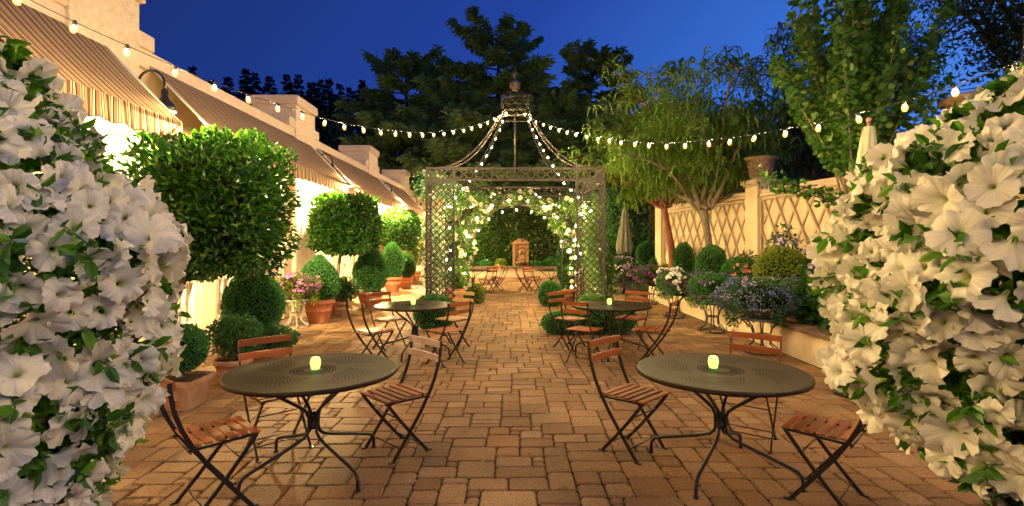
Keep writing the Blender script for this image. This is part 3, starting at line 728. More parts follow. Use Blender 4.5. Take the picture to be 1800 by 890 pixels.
# ================================================================== FURNITURE
def bistro_chair():
    t = thing('bistro_chair', 'x', 'chair')
    W_ = .205
    for sgn in (-1, 1):
        q = MB(); x = sgn*W_
        # long rail: backrest top, sweeping down past the seat to the front foot
        pts = [(x, -.300, .865), (x, -.292, .78), (x, -.272, .68), (x, -.238, .58), (x, -.19, .48), (x, -.10, .335), (x, .02, .175), (x, .155, .0)]
        for a, b in zip(pts[:-1], pts[1:]): q.bar(a, Vector(b)+(Vector(b)-Vector(a))*.06, .010, .026, up=(0, 1, .6))
        q.box((x-.012, .135, 0), (x+.012, .185, .012)); q.build('long_leg', M['iron'], t)
        q = MB(); x = sgn*(W_-.022)
        pts = [(x, .185, .445), (x, .09, .32), (x, -.05, .15), (x, -.185, .0)]
        for a, b in zip(pts[:-1], pts[1:]): q.bar(a, Vector(b)+(Vector(b)-Vector(a))*.06, .010, .024, up=(0, 1, .6))
        q.box((x-.012, -.215, 0), (x+.012, -.165, .012)); q.build('short_leg', M['iron'], t)
    for x in (-.175, .175): q = MB(); q.bar((x, -.20, .437), (x, .20, .447), .012, .014); q.build('seat_rail', M['iron'], t)
    for a_, y_, z_, r_ in ((W_, -.19, .43, .006), (W_-.02, .09, .32, .005), (W_, .085, .09, .005), (W_-.02, -.12, .075, .005)):
        q = MB(); q.tube([(-a_, y_, z_), (a_, y_, z_)], r_, 6); q.build('stretcher', M['iron'], t)
    for k in range(6):
        q = MB(); y = -.185+k*.068; z = .452+(.008 if k < 5 else .004)
        q.box((-.198, y, z), (.198, y+.050, z+.014), bev=.004)
        for x in (-.172, .172): q.lathe([(.005, 0), (.005, .002), (.0, .003)], 8, (x, y+.025, z+.0138), 0)
        q.build('seat_slat', M['slat_wood'], t)
    for z, yb, h in ((.845, -.298, .052), (.735, -.282, .052)):
        q = MB(); n = 8; vs = []; fs = []
        for i in range(n+1):
            u = i/n; x = -.215+.43*u; yy = yb+.012-.018*(1-(2*u-1)**2)
            for (dy, dz) in ((0, -h/2), (0, h/2), (.014, h/2), (.014, -h/2)): vs.append((x, yy+dy, z+dz-dy*.15))
        for i in range(n):
            for j in range(4): fs.append((i*4+j, i*4+(j+1) % 4, (i+1)*4+(j+1) % 4, (i+1)*4+j))
        fs += [(3, 2, 1, 0), (n*4, n*4+1, n*4+2, n*4+3)]; q.add(vs, fs)
        for sx_ in (-1, 1):
            for dx_ in (.0, ): q.ball((sx_*.198, yb+.028, z), .006, 5)
        q.build('back_slat', M['slat_wood'], t)
    return t
ch0 = bistro_chair(); used = False
def chair(x, y, f, label, group, woods=None):
    global used
    t = ch0 if not used else copy_tree(ch0); used = True
    t.location = (x, y, 0); t.rotation_euler = (0, 0, math.atan2(-f[0], f[1])); t['label'] = label; t['group'] = group
    if woods:
        for c in t.children:
            k = c.name.split('.')[0]
            if k in woods: c.data = c.data.copy(); c.data.materials[0] = M[woods[k]]
    return t
GN, GMID, GF = 'chairs round the two nearest tables', 'chairs round the two tables in the middle', 'chairs beyond the gazebo'
chair(-1.90, 3.36, (1, 1), 'chair at the lower left, its back against the petunias', GN)
chair(-1.90, 4.25, (.7, -.72), 'chair behind the near left table, by the round terracotta pot', GN)
chair(-.94, 4.22, (-.7, -.7), 'chair right of the near left table with glare coloured into its pale backrest', GN, {'back_slat': 'slat_glare'})
chair(.985, 4.22, (.7, -.7), 'chair left of the near right table, nearest the centre path', GN)
chair(1.99, 4.42, (-.6, -.8), 'chair behind the near right table, facing the camera', GN)
chair(2.06, 3.45, (-.72, .7), 'chair at the lower right, half hidden by the petunias', GN)
chair(-1.92, 7.28, (.7, .72), 'left chair of the middle left table with lamplit yellow backrest', GMID, {'back_slat': 'slat_lamplit'})
chair(-1.95, 8.37, (.75, -.65), 'chair behind the middle left table by the terracotta pots', GMID)
chair(-.93, 7.3, (-.75, .65), 'right front chair of the middle left table, back towards us', GMID)
chair(-.95, 8.42, (-.55, -.83), 'right rear chair of the middle left table with lamplit yellow backrest', GMID, {'back_slat': 'slat_lamplit', 'seat_slat': 'slat_lamplit'})
chair(.93, 8.42, (.72, -.7), 'left rear chair of the middle right table, beside the box mounds', GMID)
chair(1.02, 7.38, (.58, .8), 'left front chair of the middle right table, back towards us', GMID)
chair(1.92, 8.5, (-.6, -.8), 'rear chair of the middle right table, near the planter wall', GMID)
chair(1.98, 7.35, (-.85, .5), 'right front chair of the middle right table, turned side-on', GMID)
chair(-.85, 17.7, (-.65, .75), 'orange-slatted chair in front of the far left table', GF)
chair(-.5, 18.3, (-.95, .25), 'lamplit pale-backed chair right of the far left table', GF, {'back_slat': 'slat_lamplit'})
chair(-.72, 19.1, (-.7, -.7), 'chair behind the far left table', GF)
chair(-1.9, 17.8, (.8, .5), 'chair on the left of the far left table, seen through the arch', GF)
chair(.72, 17.65, (.65, .75), 'orange-slatted chair in front of the far right table', GF)
chair(.75, 18.9, (.75, -.65), 'chair behind the far right table on its left', GF)
chair(.42, 18.4, (.95, .1), 'chair left of the far right table, nearest the path', GF)
chair(1.75, 19.0, (-.5, -.85), 'lamplit pale-backed chair behind the far right table, by the arch post', GF, {'back_slat': 'slat_lamplit'})

def cafe_table():
    t = thing('bistro_table', 'x', 'table')
    q = MB(); R_ = .60
    prof = [(.0, .732), (.58, .732), (.597, .716), (.603, .712), (.606, .722), (.603, .736), (.594, .7415), (.58, .7405), (.40, .7405), (.0, .7405)]
    q.lathe(prof, 72); q.build('top', M['table_top'], t)
    for k in range(4):
        q = MB(); a = R(52+90*k); c, s_ = math.cos(a), math.sin(a)
        path = [(.46, .725), (.40, .70), (.20, .555), (.10, .485), (.055, .445), (.038, .40), (.036, .33), (.045, .29), (.08, .255), (.16, .225), (.30, .185), (.44, .145), (.505, .122), (.53, .095), (.537, .06), (.537, 0)]
        q.tube([(r_*c, r_*s_, z) for r_, z in path], .0125, 8)
        q.lathe([(.0, 0), (.018, 0), (.018, .012), (.014, .02)], 10, (.537*c, .537*s_, 0)); q.build('leg', M['iron'], t)
    q = MB(); q.lathe([(.026, .31), (.034, .315), (.034, .345), (.026, .35), (.026, .39), (.034, .395), (.034, .42), (.026, .425)], 14)
    q.lathe([(.45, .716), (.462, .716), (.462, .728), (.45, .728)], 40); q.build('hub', M['iron'], t)
    return t
tb0 = cafe_table(); first = True
for x, y, rz, l in ((-1.46, 3.85, .0, 'near left round perforated black table with a glowing green candle'), (1.535, 3.85, .0, 'near right round perforated black table with a glowing green candle'),
                    (-1.47, 7.92, .5, 'middle left round black table in front of the lattice post'), (1.50, 7.92, .4, 'middle right round black table above the box mounds'),
                    (-1.38, 18.3, .2, 'small far left round table seen through the gazebo'), (1.38, 18.4, .9, 'small far right round table seen through the gazebo')):
    t = tb0 if first else copy_tree(tb0); first = False
    t.location = (x, y, 0); t.rotation_euler = (0, 0, rz); t['label'] = l; t['group'] = 'round black metal cafe tables'
def votive(x, y, label):
    t = thing('candle_holder', label, 'candle holder', (x, y, .742), 0, 'glowing green candle glasses')
    q = MB(); q.lathe([(.0, 0), (.028, 0), (.032, .006), (.036, .03), (.039, .05), (.034, .078), (.026, .088), (.023, .088), (.030, .076), (.035, .05), (.032, .03), (.0, .012)], 20); q.build('glass', M['candle_glass'], t)
    q = MB(); q.ball((0, 0, .058), .011, 8); q.build('flame', M['flame'], t)
votive(-1.45, 3.86, 'green candle glass on the near left table'); votive(1.50, 3.90, 'green candle glass on the near right table')
votive(-1.50, 7.95, 'green candle glass on the middle left table'); votive(1.48, 7.95, 'green candle glass on the middle right table')

# closed parasols
def parasol(x, y, z0, z1, lean, label, w=.17):
    t = thing('closed_parasol', label, 'parasol', (x, y, 0), 0, 'closed cream parasols')
    lx, ly = lean
    q = MB(); H = z1-z0
    def prof(u): return .05+(w-.05)*min(1, u*1.15)**.7 if u < .9 else w*(1-.12*(u-.9)/.1)
    n = 48; vs = []; fs = []; m = 16
    for j in range(m+1):
        u = j/m; z = z1-H*u
        for k in range(n):
            a = 2*math.pi*k/n; r_ = prof(u)*(1+(.10+.16*u)*math.sin(8*a+.6*math.sin(3*u)))*(1-(.22 if abs(u-.36) < .04 else 0))
            dz = .05*math.cos(8*a) if j == m else 0
            vs.append((r_*math.cos(a)+lx*(z/z1), r_*math.sin(a)+ly*(z/z1), z+dz))
    for j in range(m):
        for k in range(n): fs.append((j*n+k, (j+1)*n+k, (j+1)*n+(k+1) % n, j*n+(k+1) % n))
    q.add(vs, fs, 0, True); q.lathe([(.0, .0), (.05, -.02)], 16, (lx, ly, z1+.015)); q.build('canopy', M['canvas'], t)
    q = MB(); q.tube([(0, 0, .03), (lx, ly, z1+.06)], .019, 8); q.ball((lx, ly, z1+.08), .03, 6); q.build('pole', M['pole_wood'], t)
    q = MB(); q.lathe([(.0, 0), (.22, 0), (.22, .05), (.06, .09), (.035, .25), (.0, .25)], 20); q.build('base', M['iron'], t)
parasol(3.78, 5.75, 1.42, 2.95, (.14, 0), 'tall closed cream parasol behind the right-hand petunias', .15)
parasol(3.75, 17.6, 1.35, 2.88, (.05, 0), 'distant closed cream parasol right of the gazebo', .24)

# fountain
ft = thing('wall_fountain', 'ochre stone wall fountain with carved mask and cornice before the hedge', 'fountain', (.43, 26.35, .5))
q = MB(); q.box((-.40, -.12, .0), (.40, .18, 1.12), bev=.012); q.box((-.45, -.16, -.12), (.45, .2, .0), bev=.01)
q.box((-.46, -.19, 1.122), (.46, .2, 1.20), bev=.012)
vs = [(-.40, -.16, 1.202), (.40, -.16, 1.202), (.40, .16, 1.202), (-.40, .16, 1.202)]
pr = [(-.40, 1.202), (.40, 1.202), (.37, 1.28), (.24, 1.31), (.18, 1.38), (0, 1.42), (-.18, 1.38), (-.24, 1.31), (-.37, 1.28)]
q.add([(x, -.15, z) for x, z in pr]+[(x, .15, z) for x, z in pr], [tuple(range(9)), tuple(range(17, 8, -1))]+[(i, i+9, (i+1) % 9+9, (i+1) % 9) for i in range(9)])
for x in (-.40, .28): q.box((x, -.18, .002), (x+.12, -.121, 1.12), bev=.01)
q.build('back_slab', M['stone_ochre'], ft)
q = MB(); pts = [(-.2, .25), (-.2, .78)]+[(.2*math.cos(math.pi*(1-k/10)), .78+.2*math.sin(math.pi*(1-k/10))) for k in range(11)]+[(.2, .25)]
q.tube([(x, -.135, z) for x, z in pts], .022, 6); q.ball((0, -.14, .72), .09, 10); q.ball((-.03, -.22, .75), .015, 6); q.ball((.03, -.22, .75), .015, 6); q.tube([(0, -.2, .74), (0, -.25, .69)], .016, 6); q.build('mask', M['stone_ochre'], ft)
q = MB(); q.lathe([(.0, -.02), (.10, .0), (.14, .08), (.26, .15), (.30, .2), (.28, .2), (.2, .14), (.0, .10)], 24, (0, -.25, .05)); q.build('basin', M['stone_ochre'], ft)

# ------------------------------------------------------------------ string lights
bulb_v = MB(); bulb_v.lathe([(.002, -.060), (.014, -.056), (.022, -.040), (.024, -.025), (.019, -.008), (.012, .004), (.0, .005)], 10)
def string(name, label, pts3, pitch, group, scale=1.0, fairy=False, sag=None, bulbmat='bulb', skip_end=0.2, cable_r=.004):
    """cable through pts3 with hanging bulbs every pitch"""
    P = [Vector(p) for p in pts3]
    t = thing(name, label, 'string lights', P[0], 0, group)
    q = MB(); q.tube([p-P[0] for p in P], cable_r, 5); q.build('cable', M['cable'], t)
    bm_ = None; acc = skip_end; d = 0; n = 0
    for a, b in zip(P[:-1], P[1:]):
        L = (b-a).length
        while acc <= d+L:
            p = a.lerp(b, (acc-d)/L)-P[0]
            if bm_ is None:
                q = MB(); s = scale; q.add([(v[0]*s, v[1]*s, v[2]*s-.028*s) for v in bulb_v.v], bulb_v.f, 0, True)
                if fairy: o = q.build('bulb', M[bulbmat], t, p)
                else:
                    o = q.build('bulb', M['bulb_glass'], t, p); q = MB(); q.lathe([(.002, -.056), (.0072, -.050), (.0072, -.032), (.002, -.028)], 8); fl_m = q.build('filament', M['bulb'], o).data
                bm_ = o.data
                q = MB(); q.lathe([(.0, .012), (.013*s, .012), (.015*s, -.01), (.014*s, -.03*s), (.0, -.03*s)], 8); so = q.build('socket', M['cable'], o); sm_ = so.data
            else:
                o = link('bulb', bm_, t, p)
                if not fairy: link('socket', sm_, o); link('filament', fl_m, o)
            o.rotation_euler = (rng.normal()*.12, rng.normal()*.12, 0)
            n += 1; acc += pitch*(1+.05*rng.normal())
        d += L
    return t
def xz_curve(pts, n=40):
    """smooth curve through 3D control points (Catmull-Rom)"""
    P = [Vector(p) for p in pts]; P = [2*P[0]-P[1]]+P+[2*P[-1]-P[-2]]; out = []
    for i in range(1, len(P)-2):
        for k in range(8):
            t = k/8; a, b, c, d = P[i-1:i+3]
            out.append(.5*((2*b)+(c-a)*t+(2*a-5*b+4*c-d)*t*t+(3*b-a-3*c+d)*t**3))
    out.append(P[-2]); return out
def lx(Y, s): return s*(5.29/Y-.404)*Y*-1   # plan line of the two main strings
Ls = []
for Y, Z in ((3.2, 3.72), (3.98, 3.49), (4.75, 3.37), (5.51, 3.30), (6.25, 3.28), (7.36, 3.31), (9.10, 3.56), (10.73, 4.0), (11.9, 4.45), (12.85, 4.90)):
    Ls.append((.404*Y-5.29, Y, Z+.04))
string('string_lights', 'warm bulb string from the gazebo lantern to the upper left awning', xz_curve(Ls), .405, 'warm bulb strings over the courtyard', 1.08, skip_end=.80)
Rs = []
for Y, Z in ((12.85, 4.90), (11.9, 4.42), (10.3, 3.83), (8.08, 3.19), (6.65, 2.96), (5.6, 2.88), (4.92, 2.87), (4.26, 2.91), (3.4, 3.05)):
    Rs.append((5.29-.404*Y+.12*(Y-3)/10, Y, Z+.04))
string('string_lights', 'warm bulb string from the gazebo lantern across the right-hand trees', xz_curve(Rs), .405, 'warm bulb strings over the courtyard', 1.08, skip_end=.25)
string('string_lights', 'added warm bulb string, unseen behind us on the left, lighting the petunias', xz_curve([(-4.0, 3.2, 3.76), (-2.9, 1.0, 3.30), (-1.9, -1.2, 3.15), (-1.2, -4.2, 3.9)]), .42, 'warm bulb strings over the courtyard', 1.0)  # unseen string added behind the camera to warm the left petunias
string('string_lights', 'added warm bulb string, unseen behind us on the right, lighting the petunias', xz_curve([(3.92, 3.4, 3.09), (3.5, .5, 3.0), (2.8, -2, 3.1), (2.2, -4.5, 3.9)]), .6, 'warm bulb strings over the courtyard', 1.0)  # unseen bulbs added behind the camera for light on the right petunias
string('string_lights', 'added warm bulb string behind the gazebo to the far left, lighting the terrace', xz_curve([(-.3, 15.1, 3.22), (-1.2, 18, 3.05), (-2.4, 21.5, 3.1), (-3.6, 25.2, 3.5)]), .48, 'warm bulb strings over the courtyard', 1.0)  # added string, mostly hidden by the roses, to light the far terrace
string('string_lights', 'added warm bulb string behind the gazebo to the far right, lighting the terrace', xz_curve([(.5, 15.1, 3.22), (1.4, 18, 3.05), (2.5, 21.5, 3.1), (3.6, 25.2, 3.5)]), .48, 'warm bulb strings over the courtyard', 1.0)  # its added twin on the right, also there to light the terrace
FG = 'little warm lights wound through the gazebo'
string('fairy_lights', 'strand of little lights dropping from the lantern to the left gazebo post', xz_curve([(-.15, 12.9, 4.85), (-.5, 12.5, 3.95), (-.85, 12.2, 3.35), (-1.1, 12.1, 3.0), (-1.5, 11.9, 2.5), (-1.6, 11.8, 2.35)]), .27, FG, .62, True, bulbmat='fairy_bulb', cable_r=.003)
string('fairy_lights', 'strand of little lights dropping from the lantern to the right gazebo post', xz_curve([(.35, 12.9, 4.85), (.62, 12.5, 4.15), (.9, 12.2, 3.6), (1.2, 12.1, 3.1), (1.5, 11.9, 2.75), (1.7, 11.8, 2.45)]), .24, FG, .66, True, bulbmat='fairy_bulb', cable_r=.003)
pts = [(AX+1.42*math.cos(math.pi*(1-k/16)), 14.15+.04*math.sin(k*3), AZ+1.38*math.sin(math.pi*(1-k/16))) for k in range(17)]
string('fairy_lights', 'strand of little lights round the outer hoop of the rose arch', xz_curve([(AX-1.45, 14.15, .7)]+pts+[(AX+1.45, 14.15, .9)]), .50, FG, .72, True, bulbmat='fairy_bulb', cable_r=.003)
pts = [(AX+1.2*math.cos(math.pi*(1-k/16)), 14.0+.05*math.sin(k*2), AZ+1.10*math.sin(math.pi*(1-k/16))) for k in range(17)]
string('fairy_lights', 'strand of little lights round the inner hoop of the rose arch', xz_curve(pts), .42, FG, .6, True, bulbmat='fairy_bulb', cable_r=.003)
string('fairy_lights', 'strand of little lights hanging down inside the right lattice post', xz_curve([(1.68, 11.75, 2.5), (1.45, 11.6, 2.2), (1.38, 11.5, 1.7), (1.42, 11.5, 1.1), (1.30, 11.45, .75)]), .33, FG, .75, True, bulbmat='fairy_bulb', cable_r=.003)
string('fairy_lights', 'cluster of little lights in the roses of the right gazebo side', xz_curve([(1.5, 12.0, 2.6), (1.85, 12.2, 2.45), (1.75, 13.0, 2.5), (1.9, 13.6, 2.2), (1.7, 13.9, 1.9), (1.9, 14.2, 1.3)]), .21, FG, .62, True, bulbmat='fairy_bulb', cable_r=.003)
string('fairy_lights', 'strand of little lights winding down the left lattice post', xz_curve([(-1.6, 11.8, 2.4), (-1.45, 11.6, 2.2), (-1.3, 11.7, 1.75), (-1.5, 12, 1.3), (-1.28, 11.7, 1.0)]), .30, FG, .62, True, bulbmat='fairy_bulb', cable_r=.003)
# ================================================================== PLANTS
def pot(t, r, h, mat_='terracotta', square=False, rim=True):
    q = MB()
    if square:
        for (z0, z1, a, b) in ((0, h*.8, .70, .96), (h*.8, h, 1.04, 1.08)):
            vs = [(sx_*r*k, sy_*r*k, z) for z, k in ((z0, a), (z1, b)) for sx_, sy_ in ((-1, -1), (1, -1), (1, 1), (-1, 1))]
            q.add(vs, [(3, 2, 1, 0), (0, 1, 5, 4), (1, 2, 6, 5), (2, 3, 7, 6), (3, 0, 4, 7)]+([(4, 5, 6, 7)] if z1 < h else []))
    else:
        q.lathe([(.0, 0), (r*.62, 0), (r*.64, .01), (r*.80, h*.5), (r*.815, h*.51), (r*.815, h*.54), (r*.80, h*.55), (r*.88, h*.80), (r*.97, h*.81), (r*1.0, h*.84), (r*1.0, h*.96), (r*.97, h), (r*.90, h), (r*.87, h*.9), (.0, h*.9)], 40)
    p = q.build('pot', M[mat_], t); p.rotation_euler.z = rng.random()*.0
    q = MB()
    if square: q.box((-r*.97, -r*.97, h*.86), (r*.97, r*.97, h*.93))
    else: q.lathe([(r*.88, h*.905), (r*.5, h*.93), (.0, h*.94)], 20)
    q.build('soil', M['soil'], p)
TP = 'clipped shrubs in terracotta pots along the building'
def potted(x, y, r, h, label, half, cz, n, L, cat='potted shrub', leaf='box', p=2.0, egg=0, trunk=0, group=TP, square=False, name='potted_shrub', mat_="terracotta", rough=.085, off=(0, 0), wr=.55, pn=1, depth=.12, base=None, core=.86, out=.6, ls=2.0):
    t = thing(name, label, cat, (x, y, 0), 0, group)
    if r: pot(t, r, h, mat_, square)
    z0 = h*.9 if r else 0
    if trunk:
        q = MB(); tx = base or (0, 0); zt = cz-half[2]*.3
        q.tube([(tx[0], tx[1], z0), (tx[0]*.9+.02, tx[1]*.9, z0+(zt-z0)*.35), (tx[0]*.5+off[0]*.5-.02, off[1]*.5, z0+(zt-z0)*.7), (off[0], off[1], zt)], [trunk*1.15, trunk, trunk*.9, trunk*.7], 9)
        for k in range(5):
            a = k*1.3; q.tube([(off[0]*.75, off[1]*.75, zt-half[2]*.45), (off[0]+half[0]*.5*math.cos(a), off[1]+half[1]*.5*math.sin(a), zt+half[2]*.25)], [trunk*.5, trunk*.25], 6)
        q.build('trunk', M['bark'], t)
    elif r and cz-half[2] > z0-.02:
        q = MB(); q.tube([(0, 0, z0), (0, 0, cz)], .025, 6); q.build('trunk', M['bark'], t)
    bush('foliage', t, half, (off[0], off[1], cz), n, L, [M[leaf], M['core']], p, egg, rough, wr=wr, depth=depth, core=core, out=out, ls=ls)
    return t
# left row
potted(-4.3, 6.6, .34, .45, 'big square-clipped topiary tree with leafy crown beside the left petunias', (.75, .70, .82), 2.13, 12000, .088, 'topiary tree', 'topiary', p=9, trunk=.055, off=(.55, 0), name='topiary_tree', rough=.16, wr=.40, depth=.28, core=.74, out=.7, ls=3.4)
potted(-3.6, 7.3, .32, .40, 'round clipped box ball just below the big square topiary', (.40, .40, .44), .83, 9000, .028)
potted(-4.08, 11.05, .33, .50, 'egg-shaped box shrub in a pale terracotta pot beside the white iron stand', (.41, .41, .50), .93, 9000, .032, egg=.68)
potted(-3.86, 12.0, .24, .34, 'loose low shrub in a brown pot between two clipped box shrubs', (.36, .34, .28), .62, 1600, .05, leaf='box_dark', mat_='terracotta_old', rough=.2, core=.5, depth=.5)
potted(-3.68, 13.6, .36, .42, 'tall egg-shaped box shrub in a wide pot behind the middle left chairs', (.42, .42, .62), 1.0, 8000, .034, egg=.62)
potted(-4.25, 12.7, .30, .40, 'smaller square-clipped topiary tree under the second awning', (.68, .65, .66), 2.12, 6500, .10, 'topiary tree', 'topiary', p=8, trunk=.045, off=(.22, 0), name='topiary_tree', rough=.10, wr=.45, depth=.22, core=.78, out=.75, ls=3.0)
potted(-4.15, 18.2, .33, .50, 'rounded upright box shrub in a banded terracotta pot near the gazebo', (.40, .40, .64), 1.08, 6000, .042, egg=.5)
potted(-3.9, 19.3, .26, .42, 'small dark box shrub tucked behind the banded pot', (.34, .34, .46), .86, 3500, .045, leaf='box_dark', egg=.3)
potted(-4.35, 20.3, .30, .40, 'farthest dark topiary tree under the third awning', (.75, .7, .78), 2.2, 5000, .09, 'topiary tree', 'topiary', p=3.0, trunk=.045, name='topiary_tree', rough=.1, wr=.45, depth=.22, core=.78)
potted(-4.3, 23.2, .30, .45, 'yellow-green loose little tree in a red pot near the end wall', (.42, .40, .62), 1.25, 2500, .07, 'potted shrub', 'lime', trunk=.03, rough=.15, core=.4, depth=.5)
potted(-3.9, 26.0, .28, .42, 'small potted shrub at the far end of the courtyard', (.3, .3, .4), .8, 900, .07)
potted(-3.38, 5.35, .21, .31, 'small box ball in a square tapered terracotta planter', (.225, .225, .23), .60, 6500, .026, square=True, mat_='terracotta_old', core=.85)
potted(-3.28, 6.15, .21, .32, 'feathery dark shrub in a round brown pot behind the square planter', (.30, .28, .24), .58, 2600, .042, leaf='box_dark', mat_='terracotta_old', rough=.22, core=.45, depth=.6, wr=.4)
potted(-3.12, 6.75, .22, .30, 'low spreading shrub in a pot in front of the box ball', (.36, .28, .17), .45, 2600, .035, leaf='box_dark', mat_='terracotta_old', rough=.15, core=.6, depth=.4)
# round the gazebo
GB = 'box mounds round the gazebo posts'
def mound(x, y, half, label, n=5000, L=.032, leaf='box', name='box_mound', cat='box mound', group=GB, egg=0, z=None, **k):
    t = thing(name, label, cat, (x, y, 0), 0, group)
    q = MB(); q.tube([(0, 0, k.pop('z0', -.01)), (0, 0, (z or half[2]*.9))], .03, 6); q.build('stem', M['bark_dark'], t)
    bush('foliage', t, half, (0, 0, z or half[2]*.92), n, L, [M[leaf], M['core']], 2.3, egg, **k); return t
mound(-1.52, 10.3, (.42, .36, .34), 'clipped box mound under the middle left table', 6000)
mound(1.05, 9.75, (.48, .36, .21), 'low flat box mound left of the middle right table legs', 5000)
mound(1.78, 9.75, (.50, .42, .30), 'larger box mound behind the middle right table legs', 7000)
mound(1.02, 14.0, (.30, .30, .34), 'round box ball beside the right rear gazebo post', 4000, .036)
mound(-1.12, 14.7, (.34, .34, .28), 'yellowish green mound inside the left of the gazebo', 2500, .045, leaf='lime', rough=.15)
mound(1.72, 11.0, (.34, .16, .30), 'leafy green plant at the foot of the right lattice post', 1800, .05, leaf='vine', rough=.2, core=.6)
mound(-1.55, 11.0, (.32, .14, .24), 'white flowering low plant at the foot of the left lattice post', 1200, .05, leaf='box', rough=.2, core=.6)
potted(1.50, 14.5, .32, .42, 'juniper column in a broad terracotta pot inside the gazebo', (.26, .26, .80), 1.22, 5000, .055, 'juniper', 'box_dark', name='potted_juniper', group=None, egg=.1, wr=.25)
potted(-1.5, 14.0, .24, .46, 'upright terracotta pot with climbing rose stems inside the left lattice post', (.26, .24, .34), .72, 1200, .05, 'potted rose', 'vine', name='potted_rose', group=None, rough=.2, core=.4, depth=.6)

# climbing jasmine and roses
def vine_mass(t, vols, n, L, leaf='vine', part='foliage'):
    ch = []; tot = sum(v[2] for v in vols)
    for c, half, w in vols:
        k = int(n*w/tot); D = sph(k); P = np.array(c)+D*np.array(half)*(rng.random((k, 1))**.45)
        A = unit(D*.5+rng.normal(size=(k, 3))*.7); ch.append(leaves(P, A, L*(.6+.8*rng.random(k)), .55))
    return np_mesh(part, ch, M[leaf], t)
def vine_bloom(t, vols, n, L, m, part='blossoms', stuff=True):
    Ps = []; Ds = []; tot = sum(v[2] for v in vols)
    for c, half, w in vols:
        k = int(n*w/tot); D = sph(k); D[:, 1] = -np.abs(D[:, 1])*.9; D = unit(D); Ps.append(np.array(c)+D*np.array(half)*(.75+.35*rng.random((k, 1)))); Ds.append(D)
    o = _petals(part, t, np.concatenate(Ps), np.concatenate(Ds), L, m)
    if stuff: o['kind'] = 'stuff'
    return o
def stems(t, paths, r=.012, m='bark'):
    q = MB()
    for p in paths: q.tube(p, [r]*len(p), 5)
    q.build('stems', M[m], t)
t = thing('climbing_jasmine', 'white-flowered climber covering the left side of the gazebo', 'climber', (-1.9, 11.5, 0))
vols = [((-.08, 1.0+.5*k, 1.3+.25*math.sin(k*2)), (.24, .45, 1.2), 1.2) for k in range(6)]+[((-.05+.12*k, .25+.4*k, 2.95+.1*math.sin(k)), (.30, .4, .35), .6) for k in range(6)]
vine_mass(t, vols, 6000, .055, 'box'); vine_bloom(t, vols, 1100, .05, M['f_white'])
stems(t, [[(.1, .2+.5*k, 0), (.05, .3+.5*k, .8), (-.05, .25+.5*k, 1.6), (.05, .4+.5*k, 2.6), (.2, .4+.5*k, 3.1)] for k in range(6)])
t = thing('climbing_rose', 'green climbing rose on the outside of the right lattice post', 'climber', (2.02, 11.4, 0))
vols = [((-.05+.12*math.sin(k), .1+.1*k, .35+.33*k), (.26, .22, .28), 1) for k in range(6)]+[((.0, 1.2, 1.0), (.25, .8, .9), 2), ((-.2, .35, 2.4), (.25, .4, .4), .5), ((.0, 2.6, 1.2), (.2, .8, 1.1), 1.5)]
vine_mass(t, vols, 3600, .075); vine_bloom(t, vols, 45, .10, M['f_cream'], stuff=True)
stems(t, [[(0, .1, 0), (.05, .1, .8), (-.02, .2, 1.6), (-.05, .3, 2.6)], [(.1, 1.2, 0), (.0, 1.2, 1.4), (.0, 1.3, 2.4)]])
# roses on the arch: individual blooms are parts of the rose
def rose_mesh():
    q = MB(); n = 14
    for layer, (rad, z0, op, cnt) in enumerate(((.5, -.10, .95, 6), (.40, .0, .6, 5), (.28, .07, .35, 5), (.16, .12, .15, 4))):
        for k in range(cnt):
            a0 = 2*math.pi*k/cnt+layer*.5; vs = []
            for i in range(3):
                for j in range(4):
                    a = a0+(j-1.5)*.42*(1 if i else .5); r_ = rad*(i/2)**.8; z = z0+(1-op)*.34*(i/2)+.03*math.sin(5*j+i)+(-.05 if i == 2 and op > .5 else 0)
                    vs.append((r_*math.cos(a), r_*math.sin(a), z))
            q.add(vs, [(i*4+j, i*4+j+1, i*4+j+5, i*4+j+4) for i in range(2) for j in range(3)], 0, True)
    me = bpy.data.meshes.new('rose'); me.from_pydata(q.v, [], q.f); me.materials.append(M['f_cream']); me.polygons.foreach_set('use_smooth', q.sm); me.update(); return me
RM = rose_mesh()
def place_dir(o, d, s):
    d = Vector(d).normalized(); o.rotation_mode = 'QUATERNION'; o.rotation_quaternion = d.to_track_quat('Z', 'Y') @ Vector((0, 0, 1)).rotation_difference(Vector((0, 0, 1))); o.scale = (s, s, s)
t = thing('arch_rose', 'cream climbing rose with big blooms trained over the round arch', 'climbing rose', (AX, 14.5, 0))
vols = []
for k in range(19):
    a = math.pi*(.0+k/18); w = 1.0 if (k < 7 or k > 11) else .75
    rr2 = 1.42+(.08*math.sin(k*1.7)); vols.append(((rr2*math.cos(a), .05*math.sin(k*2), AZ+rr2*math.sin(a)), (.27*w, .30, .25*w), w))
for sx_ in (-1, 1):
    for k in range(4): vols.append(((sx_*(1.42+.05*math.sin(k)), 0, .3+.35*k), (.20, .3, .25), .7))
for (x, y, z, s) in ((-1.35, -2.0, 2.75, .30), (-1.0, -1.6, 2.72, .28), (-1.55, -2.3, 2.4, .25), (1.3, -1.8, 2.55, .3), (1.5, -2.2, 2.3, .25), (-1.5, -2.0, 1.9, .22), (1.0, -.8, 2.2, .22)): vols.append(((x, y, z), (s, s, s*.85), .9))
vine_mass(t, vols, 7500, .065)
